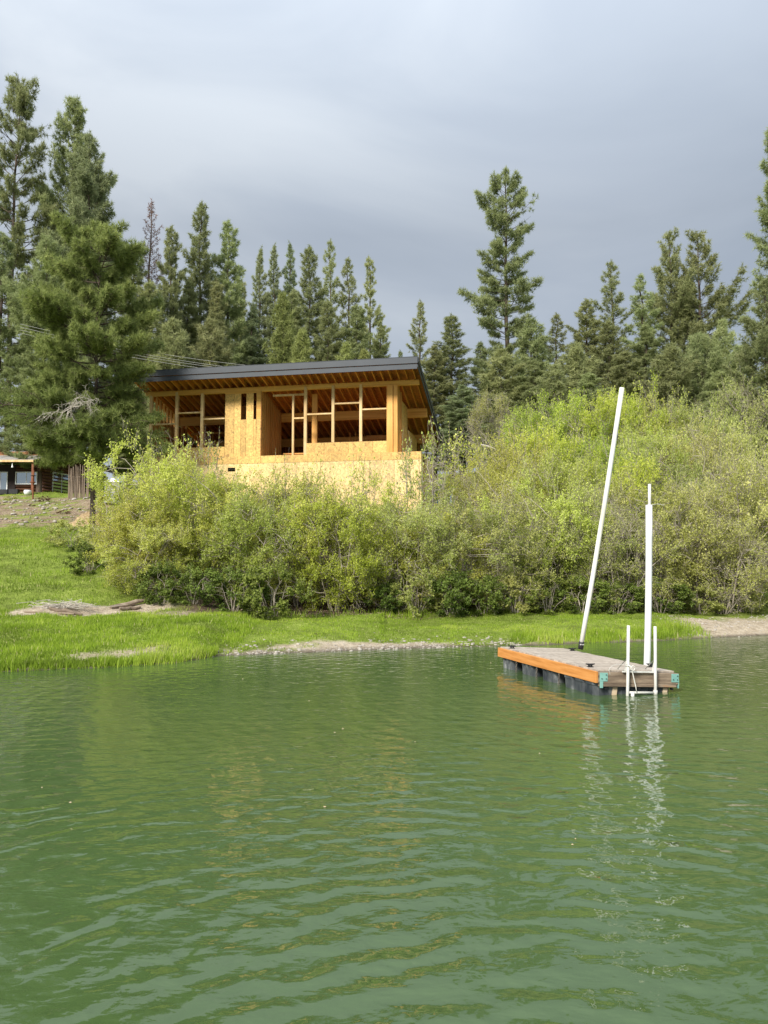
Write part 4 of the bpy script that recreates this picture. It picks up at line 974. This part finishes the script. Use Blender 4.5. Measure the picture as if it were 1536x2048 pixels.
# rope and thin hose on the ladder
Dm = Matrix.Translation((3.25, 12.0, 0)) @ Matrix.Rotation(ang, 4, 'Z') @ Matrix.Rotation(rad(3.0), 4, 'Y')
def dl(x, y, z): return Dm @ Vector((x, y, z))
pts = [dl(xa-.03, -.16, ZT+.10), dl(xa+.03, -.17, ZT+.07), dl(xa+.05, -.16, ZT+.0), dl(xa+.09, -.15, ZT-.12), dl(xa+.12, -.15, ZT-.22), dl(xa+.14, -.15, .09)]
rp = MB().tube(pts, .008, 6); 
loop = [dl(xa+.05+.035*math.cos(t), -.17, ZT+.055+.035*math.sin(t)) for t in [i*math.pi/5 for i in range(11)]]
rp.tube(loop, .007, 6); rp.tube([dl(xa-.035*math.cos(t), -.12-.035*math.sin(t), ZT+.09) for t in [i*math.pi/4 for i in range(9)]], .008, 6)
tag(rp.build('rope', M['rope'], None, True), 'white rope knotted round the left ladder rail and hanging down to the rung', 'rope')
hs = [dl(xa-.02, -.14, ZT+.11)] + [dl(xa-.05-.22*math.sin(t)*1.0, -.02, ZT+.10-.10*(1-math.cos(t))) for t in [i*math.pi/8 for i in range(1, 5)]] + [dl(xa-.27, -.055, ZT-.06)]
tag(MB().tube(hs, .004, 5).build('wire', M['alu'], None, True), 'thin grey wire arching from the ladder rail over the deck edge', 'wire')
# pipes
def pipe_thing(name, p, q_, r, label, mt='pvc'):
    e_ = empty(name, p, 0, label, 'pipe'); P0 = Vector(p); Q0 = Vector(q_) - P0
    n = 12; mb = MB(); mb.tube([Q0 * (i / 6) + Vector((math.sin(i / 6 * math.pi) * .02, 0, 0)) for i in range(7)], r, 16); mb.build('pipe', M[mt], e_, True)
    return e_, Q0
b0 = dl(DW-.07, 2.95, ZT); lean_ = (at(1244, 775, 14.2))
b0 = at(1161, 1299, 14.85)
lp, q0 = pipe_thing('leaning_pipe', (b0.x, b0.y, b0.z+.01), lean_, .044, 'long white plastic pipe leaning to the right from the back of the dock', 'pvc_old')
dr = q0.normalized()
MB().tube([dr * -.0, dr * .14], .051, 14).build('collar', M['black'], lp, True)
for k in range(3): MB().tube([dr * .09 + Vector((-.03+.03*k, -.05, 0)), dr * .09 + Vector((-.03+.03*k, -.064, 0))], .010, 6).build('bolt', M['alu'], lp)
b1 = at(1288, 1326, 13.35)
up_, q1 = pipe_thing('upright_pipe', (b1.x, b1.y, -.6), at(1298, 1010, 13.30), .056, 'thick white upright pipe with a thinner pipe sticking out of its top')
MB().tube([q1 * 1.0 - Vector((0, 0, .3)), q1 + (at(1299, 968, 13.30) - at(1298, 1010, 13.30))], .026, 12).build('inner_pipe', M['alu'], up_, True)
MB().tube([q1 + Vector((.03, -.03, .0)), q1 + Vector((.13, -.05, .015)), q1 + Vector((.24, -.06, -.01))], .003, 4).build('wire_end', M['alu'], up_)
cl = bpy.data.objects.get('swim_dock')
bk = MB().tube([(-.0, .0, .0), (.0, .0, .05)], .085, 14).build('pile_ring', M['black'], up_, True); bk.location = (0, 0, b1.z + .6 - .12)

# ------------------------------------------------------------------ cabin
M['log'] = noisy('dark_log', [(.3, (.045, .018, .010)), (.6, (.10, .042, .022)), (.8, (.16, .075, .04))], 3, .6, (.3, 1, 1), objrand=.25)
M['shake'] = noisy('cedar_shake', [(.3, (.36, .18, .09)), (.6, (.55, .30, .16)), (.8, (.62, .38, .22))], 3, .8, (1, 1, 1), objrand=.35)
M['shingle'] = noisy('grey_shingle', [(.3, (.24, .22, .21)), (.7, (.38, .36, .34))], 6, .9)
M['white'] = noisy('white_paint', [(.3, (.74, .75, .76)), (.7, (.82, .83, .84))], 2, .5)
m, nt, b = mat('window_glass'); b.inputs['Base Color'].default_value = (.35, .40, .43, 1); b.inputs['Roughness'].default_value = .03; b.inputs['Metallic'].default_value = .85
M['glass'] = m
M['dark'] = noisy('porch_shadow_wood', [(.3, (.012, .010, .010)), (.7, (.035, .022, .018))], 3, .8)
M['redpost'] = noisy('red_brown_post', [(.3, (.15, .05, .025)), (.7, (.26, .10, .05))], 3, .7)
CY = 50.0
c0 = at(62, 988, CY)      # near front right corner of the log wall
cz = c0.z - .05
cabin = empty('log_cabin', (at(86, 988, CY).x, CY, cz), 0, 'dark red brown log cabin with cedar shake roof and white framed windows', 'cabin')
# local: x right, y back; front wall at y=0 spans x -4 .. 0
s_ = CY / F
for i in range(9):
    z = .13 + i * .215
    MB().tube([(-4.2, 0, z), (.10, 0, z)], .115, 8).build('log', M['log'], cabin, True)
for i in range(9):
    z = .10 + i * .215; q_ = MB().tube([(.0, -.12, z), (1.75, 6.5, z)], .115, 8); q_.build('log', M['log'], cabin, True)
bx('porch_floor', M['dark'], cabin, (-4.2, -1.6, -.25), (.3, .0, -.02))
bx('porch_shade_sheet', M['dark'], cabin, (-4.2, -.13, .0), (-1.75, -.12, 1.95));  # thin near-black sheet over the logs, porch shade put into its colour
def window(x0, x1, z0, z1, y=-.15, nmul=2, par=None):
    fr = MB(); t_ = .06
    fr.box((x0, y-.03, z0), (x1, y, z0+t_)); fr.box((x0, y-.03, z1-t_), (x1, y, z1)); fr.box((x0, y-.03, z0+t_), (x0+t_, y, z1-t_)); fr.box((x1-t_, y-.03, z0+t_), (x1, y, z1-t_))
    for k in range(1, nmul): xx = x0 + (x1-x0)*k/nmul; fr.box((xx-.02, y-.025, z0+t_), (xx+.02, y, z1-t_))
    f_ = fr.build('window', M['white'], cabin); bx('pane', M['glass'], f_, (x0+.03, y-.008, z0+.03), (x1-.03, y-.002, z1-.03)); return f_
window(-1.75, -.33, .66, 1.48); window(-3.2, -2.25, .15, 1.48)
# side windows follow the receding wall
def side_window(v0, v1, z0, z1):
    f = lambda v, dx=0: (1.75 * (v / 6.5) + .118 + dx, v)
    fr = MB(); P4 = [f(v0), f(v1)]
    def bar_(p, q_): fr.bar(p, q_, .05, .07)
    a_ = (P4[0][0], P4[0][1]); c_ = (P4[1][0], P4[1][1])
    bar_((*a_, z0), (*c_, z0)); bar_((*a_, z1), (*c_, z1)); bar_((*a_, z0), (*a_, z1)); bar_((*c_, z0), (*c_, z1)); mdl = ((a_[0]+c_[0])/2, (a_[1]+c_[1])/2); bar_((*mdl, z0), (*mdl, z1))
    w_ = fr.build('window', M['white'], cabin)
    MB().bar((a_[0]+.005, a_[1], (z0+z1)/2), (c_[0]+.005, c_[1], (z0+z1)/2), .01, z1-z0-.05).build('pane', M['glass'], w_)
side_window(.7, 2.4, .15, 1.55); side_window(3.9, 5.0, 1.1, 1.5); side_window(.1, 1.0, 2.1, 2.75)
# gable end logs
for i in range(5):
    z = 2.03 + i * .215; f0 = .25 + i * .55; f1_ = 6.3 - i * .55
    MB().tube([(1.75*f0/6.5, f0-.12, z), (1.75*f1_/6.5, f1_, z)], .115, 8).build('log', M['log'], cabin, True)
# porch roof (grey) and main roof (cedar shakes)
RX0, RX1 = -4.4, .35
MB().poly([(RX0, -1.6, 2.02), (RX1-.3, -1.6, 2.02), (RX1+.35, 0, 2.52), (RX0, 0, 2.52), (RX0, -1.6, 2.08), (RX1-.3, -1.6, 2.08), (RX1+.35, 0, 2.58), (RX0, 0, 2.58)],
          [(0,3,2,1),(4,5,6,7),(0,1,5,4),(1,2,6,5),(2,3,7,6),(3,0,4,7)]).build('porch_roof', M['shingle'], cabin)
bx('porch_fascia', M['post'], cabin, (RX0, -1.64, 1.93), (RX1-.3, -1.605, 2.06))
MB().bar((RX1-.28, -1.62, 2.0), (RX1+.9, 1.4, 2.95), .06, .14).build('rake_board', M['dark'], cabin)
rows = 6
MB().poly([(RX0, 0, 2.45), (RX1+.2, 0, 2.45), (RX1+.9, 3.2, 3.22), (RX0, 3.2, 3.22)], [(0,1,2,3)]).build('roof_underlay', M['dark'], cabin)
for r in range(rows):
    y0 = r * .53; z0 = 2.50 + y0 * .24; x = RX0
    while x < RX1 + .15 + y0 * .2:
        w_ = rnd.uniform(.35, .75); x2 = min(x + w_, RX1 + .25 + y0 * .2); t_ = .07 + rnd.uniform(0, .03)
        MB().poly([(x+.01, y0-.03, z0), (x2-.01, y0-.03, z0), (x2-.01, y0+.5, z0+.10), (x+.01, y0+.5, z0+.10), (x+.01, y0-.03, z0+t_), (x2-.01, y0-.03, z0+t_), (x2-.01, y0+.5, z0+.135), (x+.01, y0+.5, z0+.135)],
            [(0,3,2,1),(4,5,6,7),(0,1,5,4),(1,2,6,5),(2,3,7,6),(3,0,4,7)]).build('shake', M['shake'], cabin); x = x2
MB().bar((RX1+.9, 3.2, 3.25), (2.2, 6.7, 2.3), .08, .16).build('rake_board', M['dark'], cabin)
MB().poly([(RX0, 3.2, 3.22), (RX1+.9, 3.2, 3.22), (2.2, 6.7, 2.3), (RX0, 6.7, 2.3)], [(0,1,2,3)]).build('back_roof', M['shingle'], cabin)
for x in (-2.35, -.05): bx('porch_post', M['redpost'], cabin, (x-.06, -1.5, -.1), (x+.06, -1.38, 1.95))
for k in range(3): bx('log_end', M['log'], cabin, (-.1+.02*k, -1.3+.25*k, 1.75-.12*k), (.12, -.1, 1.87-.12*k))
pt = at(55, 990, 47.9)
mb = MB(); mb.tube([(0, 0, 0), (0, 0, .05), (0, 0, .2), (0, 0, .30), (0, 0, .31)], [.12, .19, .23, .21, .19], 14)
o = mb.build('plant_pot', M['white'], None, True); o.location = (pt.x, 47.9, Hf(pt.x, 47.9)); tag(o, 'round white pot on the grass in front of the cabin porch', 'pot')
# planter boxes
for px, lb in ((8, 'black planter box on the porch edge below the glass door'), (28, 'black planter box on the porch edge left of the white pot')):
    p = at(px, 988, 48.2); e_ = empty('planter_box', (p.x, 48.2, Hf(p.x, 48.2)), 0, lb, 'planter', 'black planter boxes on the porch edge')
    mb = MB(); mb.box((-.28, -.15, 0), (.28, -.13, .3)); mb.box((-.28, .13, 0), (.28, .15, .3)); mb.box((-.28, -.13, 0), (-.26, .13, .3)); mb.box((.26, -.13, 0), (.28, .13, .3)); mb.build('box', M['black'], e_)
    bx('soil', M['bark'], e_, (-.26, -.13, .02), (.26, .13, .26))
# bird feeder on a post
p = at(66, 990, 46.5); fe = empty('bird_feeder', (p.x, 46.5, Hf(p.x, 46.5)), 0, 'reddish hanging bird feeder on a post in front of the cabin window', 'bird feeder')
MB().tube([(0, 0, 0), (0, 0, 1.75)], .045, 8).build('post', M['redpost'], fe)
MB().tube([(0, -.1, .98), (0, -.1, 1.03), (0, -.1, 1.05), (0, -.1, 1.25), (0, -.1, 1.40)], [.16, .17, .09, .09, .02], 8).build('feeder', M['redpost'], fe)
MB().tube([(0, 0, 1.42), (0, 0, 1.46)], [.20, .03], 8).build('feeder_roof', M['log'], fe)
p = at(27, 930, 48.6); o = MB().tube([(0, 0, -.16), (0, 0, -.12), (0, 0, 0), (0, 0, .12)], [.07, .06, .03, .008], 8).build('wind_chime', M['white'], None); o.location = (p.x, 48.45, cz + 1.75)
tag(o, 'small white bell hanging under the cabin porch roof', 'bell')

# fence of split poles
M['oldwood'] = noisy('split_fence_wood', [(.3, (.15, .11, .085)), (.6, (.28, .22, .17)), (.8, (.40, .34, .28))], 4, .9, (1, 1, .2), objrand=.25)
fz = empty('paling_fence', (at(162, 990, 46).x, 46, Hf(at(162, 990, 46).x, 46)), 0, 'old fence of upright split poles between the cabin and the near pine', 'fence')
for i in range(22):
    x = -.75 + i * .070; p = Vector((x, rnd.uniform(-.04, .04) + (.25 if i > 17 else 0), -.2)); t_ = Vector((x * 1.0 + rnd.uniform(-.05, .05), rnd.uniform(-.05, .05), rnd.uniform(1.65, 2.1)))
    MB().tube([p, (p + t_) / 2 + Vector((rnd.uniform(-.02, .02), 0, 0)), t_], [.034, .03, .018], 5).build('paling', M['oldwood'], fz)
for z in (.5, 1.3): MB().tube([(-.8, .06, z), (.9, .06, z)], .03, 6).build('rail', M['oldwood'], fz)
# grey shed
M['shedgrey'] = noisy('grey_plastic_panel', [(.3, (.36, .37, .36)), (.7, (.46, .47, .46))], 2, .6)
p = at(226, 992, 44); sh_ = empty('portable_toilet', (p.x, 44, Hf(p.x, 44)), .2, 'small grey portable toilet cabin with pale roof behind the bushes', 'toilet cabin')
zt_ = at(226, 966, 44).z - sh_.location.z
bx('body', M['shedgrey'], sh_, (-.4, -.5, 0), (.4, .5, zt_)); 
MB().poly([(-.45, -.56, zt_), (.45, -.56, zt_), (.45, .56, zt_), (-.45, .56, zt_), (0, -.2, zt_+.27), (0, .2, zt_+.27)], [(0,1,4),(1,2,5,4),(2,3,5),(3,0,4,5),(0,3,2,1)]).build('roof', M['white'], sh_)
bx('vent', M['black'], sh_, (-.1, -.515, zt_-.35), (.25, -.502, zt_-.22)); bx('door', M['shedgrey'], sh_, (-.3, -.53, .05), (.3, -.503, zt_-.45))
# woodchip pile and post
M['chips'] = noisy('wood_chips', [(.3, (.28, .19, .10)), (.5, (.46, .33, .18)), (.7, (.62, .48, .30))], 14, .9, bump=.05)
p = at(168, 1035, 38.5)
rs = np.random.RandomState(2); nr, na = 10, 28; Vv = [(0, 0, .74)]
for r in range(1, nr):
    for a_ in range(na):
        t_ = a_ / na * 6.283; rr = r / (nr-1); Vv.append((math.cos(t_) * rr * 1.25 * (1+.1*rs.randn()*.5), math.sin(t_) * rr * 1.0, (.75 * math.cos(rr * 1.5) ** 1.2 if rr < .99 else 0) - .12 * rr + rs.normal(0, .03)))
Fv = [(0, 1+a_, 1+(a_+1) % na) for a_ in range(na)] + [(1+(r-1)*na+a_, 1+r*na+a_, 1+r*na+(a_+1) % na, 1+(r-1)*na+(a_+1) % na) for r in range(1, nr-1) for a_ in range(na)]
o = MB().poly(Vv, Fv).build('woodchip_pile', M['chips'], None, True); o.location = (p.x + .35, 38.5, Hf(p.x, 38.5) - .1); tag(o, 'tan woodchip pile on the slope below the pole fence', 'woodchip pile')
p = at(186, 1045, 36.8); o = MB().tube([(0, 0, -.2), (.01, 0, .8), (0, 0, 1.65)], [.06, .055, .05], 7).build('wooden_post', M['bark']); o.location = (p.x, 36.8, Hf(p.x, 36.8)); tag(o, 'dark wooden post standing at the right side of the woodchip pile', 'post')

# garden stones
M['rock'] = noisy('pale_rock', [(.3, (.26, .23, .20)), (.7, (.46, .42, .37))], 4, .9, bump=.02)
def rock_mesh(seed, n=1):
    rs = np.random.RandomState(seed); bpy_b = MB()
    ph = (1 + 5 ** .5) / 2
    vs_ = [(-1, ph, 0), (1, ph, 0), (-1, -ph, 0), (1, -ph, 0), (0, -1, ph), (0, 1, ph), (0, -1, -ph), (0, 1, -ph), (ph, 0, -1), (ph, 0, 1), (-ph, 0, -1), (-ph, 0, 1)]
    fs_ = [(0,11,5),(0,5,1),(0,1,7),(0,7,10),(0,10,11),(1,5,9),(5,11,4),(11,10,2),(10,7,6),(7,1,8),(3,9,4),(3,4,2),(3,2,6),(3,6,8),(3,8,9),(4,9,5),(2,4,11),(6,2,10),(8,6,7),(9,8,1)]
    return bpy_b.poly([tuple(c * .5 * (1 + .3 * rs.randn() * .6) for c in v) for v in vs_], fs_).mesh('rock')
rk = [rock_mesh(i) for i in range(4)]
V = []; T = []; nV = 0; rs = np.random.RandomState(8)
for i in range(420):
    x = rs.uniform(-24, -14.2); y = shore(x) + rs.uniform(23.3, 33)
    if vnoise(x * .9, y * .9) < .42: continue
    me_ = rk[i % 4]; sc_ = .04 + .10 * rs.rand() ** 3; co = np.array([v.co[:] for v in me_.vertices]) * [sc_ * 1.5, sc_, sc_ * .7]
    a_ = rs.rand() * 6.28; R_ = np.array([[math.cos(a_), -math.sin(a_), 0], [math.sin(a_), math.cos(a_), 0], [0, 0, 1]])
    V.append(co @ R_.T + [x, y, Hf(x, y) + .02]); T.append(np.array([list(p_.vertices) for p_ in me_.polygons]) + nV); nV += len(co)
tag(link('garden_stones', npmesh('garden_stones', np.concatenate(V), np.concatenate(T)), M['rock']), 'small pale stones scattered over the garden bed below the cabin', 'stones', kind='stuff')
# shore pebbles and dry bits
V = []; T = []; nV = 0
for i in range(900):
    if i % 3 == 0: x = rs.uniform(8.3, 13); s0 = rs.uniform(0, 3)
    else: x = rs.uniform(-3.8, 3.5); s0 = abs(rs.normal(0, .5))
    y = float(shore(x)) + s0; me_ = rk[i % 4]; sc_ = .012 + .035 * rs.rand() ** 3; co = np.array([v.co[:] for v in me_.vertices]) * [sc_ * 1.5, sc_, sc_ * .7]
    V.append(co + [x, y, Hf(x, y)]); T.append(np.array([list(p_.vertices) for p_ in me_.polygons]) + nV); nV += len(co)
tag(link('shore_pebbles', npmesh('shore_pebbles', np.concatenate(V), np.concatenate(T)), M['rock']), 'pebbles lying on the pale sandy strips along the waterline', 'pebbles', kind='stuff')
# leaf litter under the thicket
rs = np.random.RandomState(18); n = 9000; x = rs.uniform(-4.5, 3.5, n); y = shore(x) + rs.uniform(4.8, 9.5, n); z = H(x, y) + .015
a = rs.normal(size=(n, 3)) * [1, 1, .35]; a /= np.linalg.norm(a, axis=1)[:, None]; b_ = np.cross(a, rs.normal(size=(n, 3)) * .3 + [0, 0, 1]); b_ /= np.linalg.norm(b_, axis=1)[:, None]; c_ = np.stack([x, y, z], -1); sz = .05
V = np.stack([c_-a*sz*.6, c_+b_*sz*.4, c_+a*sz*.6, c_-b_*sz*.4], 1).reshape(-1, 3)
M['litter'] = foliage('dry_leaves', [(0, (.12, .085, .055)), (.6, (.26, .19, .13)), (1, (.48, .38, .28))], .1, 0, 0)
tag(link('leaf_litter', npmesh('leaf_litter', V, (np.arange(n)*4)[:, None]+np.array([[0,1,2,3]]), np.repeat(rs.rand(n), 4)), M['litter']), 'dry brown leaves covering the bare dirt path under the bushes', 'leaf litter', kind='stuff')

# brush pile and logs on the lawn
rs = np.random.RandomState(33); sg = []
for i in range(170):
    c_ = np.array([rs.normal(0, .38), rs.normal(0, .2), abs(rs.normal(0, .08)) + .02]); a_ = rs.uniform(0, 6.28); d = np.array([math.cos(a_), math.sin(a_) * .6, rs.normal(.1, .25)]); l = rs.uniform(.2, .55)
    sg.append((c_ - d * l / 2 * [1, 1, .5], c_ + d * l / 2, .009, .005))
V, T = tubes_np(sg, 3); V[:, 2] = np.maximum(V[:, 2], -.02)
p = at(128, 1205, 21.4); o = link('brush_pile', npmesh('brush_pile', V, T), M['twig_pale']); o.location = (p.x, 21.4, Hf(p.x, 21.4)); tag(o, 'heap of dry pale twigs on the bare patch in the lawn', 'brush pile')
M['driftwood'] = noisy('weathered_log', [(.3, (.10, .075, .055)), (.6, (.26, .20, .15)), (.8, (.42, .34, .26))], 4, .9, (.3, 1, 1), .02)
def log(px0, py0, px1, py1, Y0, Y1, r, label):
    a_ = at(px0, py0, Y0); c_ = at(px1, py1, Y1); a_.z = Hf(a_.x, a_.y) + r * .6; c_.z = Hf(c_.x, c_.y) + r * .8
    d = c_ - a_; pts_ = [d * t_ + Vector((0, rnd.uniform(-.04, .04), rnd.uniform(-.02, .04))) for t_ in (0, .25, .5, .75, 1)]
    o = MB().tube(pts_, [r * .8, r, r * 1.05, r * .9, r * .6], 9).build('weathered_log', M['driftwood']); o.location = a_; tag(o, label, 'log', 'weathered logs on the bare lawn patch'); return o
log(222, 1196, 290, 1170, 21.9, 22.6, .075, 'broken grey log end sticking out at the right tip of the bare lawn patch')
log(240, 1200, 282, 1190, 21.7, 22.1, .05, 'small dark log lying below the broken log end')
log(50, 1214, 150, 1212, 20.9, 20.9, .04, 'long thin grey log along the front of the twig heap')
log(100, 1206, 165, 1203, 21.1, 21.1, .05, 'short pale log at the foot of the twig heap')

# tarp and building debris right of the house
def hit(px, py):
    for k in range(400):
        Y = 19 + k * .1; p_ = at(px, py, Y)
        if Hf(p_.x, Y) >= p_.z: return Vector((p_.x, Y, Hf(p_.x, Y)))
    return at(px, py, 40)
def cloth(name, px, py, Y, w_, h_, mt, label, cat, seed):
    rs = np.random.RandomState(seed); p = at(px, py, Y); n = 10; V = []
    for i in range(n):
        for j in range(n):
            u = i/(n-1)-.5; v = j/(n-1)-.5; V.append((u*w_, v*.9, h_ * max(0, 1-(2*u)**2) * max(0, 1-(2*v)**2) + rs.normal(0, .03)))
    Fq = [(i*n+j, (i+1)*n+j, (i+1)*n+j+1, i*n+j+1) for i in range(n-1) for j in range(n-1)]
    o = MB().poly(V, Fq).build(name, mt, None, True); o.location = (p.x, Y, max(Hf(p.x, Y), 0) + .05); m_ = o.modifiers.new('solid', 'SOLIDIFY'); m_.thickness = .01
    g_ = hit(px, py + 6); o.location = (g_.x, g_.y, g_.z + .12)
    return tag(o, label, cat)
M['blue'] = noisy('blue_tarp', [(.3, (.06, .16, .26)), (.7, (.12, .28, .42))], 4, .4, bump=.02)
M['pale'] = noisy('pale_plastic', [(.3, (.52, .54, .55)), (.7, (.68, .69, .70))], 4, .5, bump=.02)
cloth('blue_tarp', 904, 1008, 31.0, 1.9, .6, M['blue'], 'crumpled blue tarp on the bank among the bushes right of the house', 'tarp', 1)
cloth('plastic_sheet', 1004, 1000, 31.0, 1.3, .55, M['pale'], 'pale plastic sheet heap right of the blue tarp among the bushes', 'plastic sheet', 2)
a_ = hit(975, 898) + Vector((0, 0, .10)); o = MB().tube([(-.35, 0, .12), (0, .02, .05), (.4, 0, -.10)], [.05, .055, .04], 8).build('bleached_log', M['twig_pale']); o.location = a_; tag(o, 'bleached log lying high in the bushes right of the house', 'log')

# power lines
M['wire'] = noisy('grey_cable', [(.3, (.30, .30, .28)), (.7, (.42, .42, .40))], 2, .6)
for k, (y0, y1, lb) in enumerate(((706, 742, 'lowest overhead cable'), (700, 737, 'second lowest overhead cable'), (694, 734, 'second highest overhead cable'), (688, 726, 'highest overhead cable'))):
    a_ = at(40, y0 - 40, 47); c_ = at(560, y1 + 12, 50)
    pts_ = [a_.lerp(c_, t_ / 12) - Vector((0, 0, .35 * math.sin(math.pi * t_ / 12))) for t_ in range(13)]
    tag(MB().tube(pts_, .012, 5, False).build('power_cable', M['wire'], None, True), lb + ' sagging behind the left part of the roof', 'cable', 'overhead cables behind the roof')

# specks drifting on the water
rs = np.random.RandomState(77); V = []; T = []; nV = 0
for i in range(18):
    y = rs.uniform(5, 17) ; x = rs.uniform(-.48, .48) * y; r = .004 + .006 * rs.rand()
    t_ = np.arange(6) / 6 * 6.283; V.append(np.stack([x + np.cos(t_) * r * 1.4, y + np.sin(t_) * r, np.full(6, .004)], -1)); V.append([[x, y, .010]]); 
    T += [(nV + k, nV + (k+1) % 6, nV + 6) for k in range(6)]; nV += 7
tag(link('floating_specks', npmesh('floating_specks', np.concatenate(V), np.array(T)), M['stain']), 'tiny pale seeds and bits drifting on the green water', 'seeds', kind='stuff')
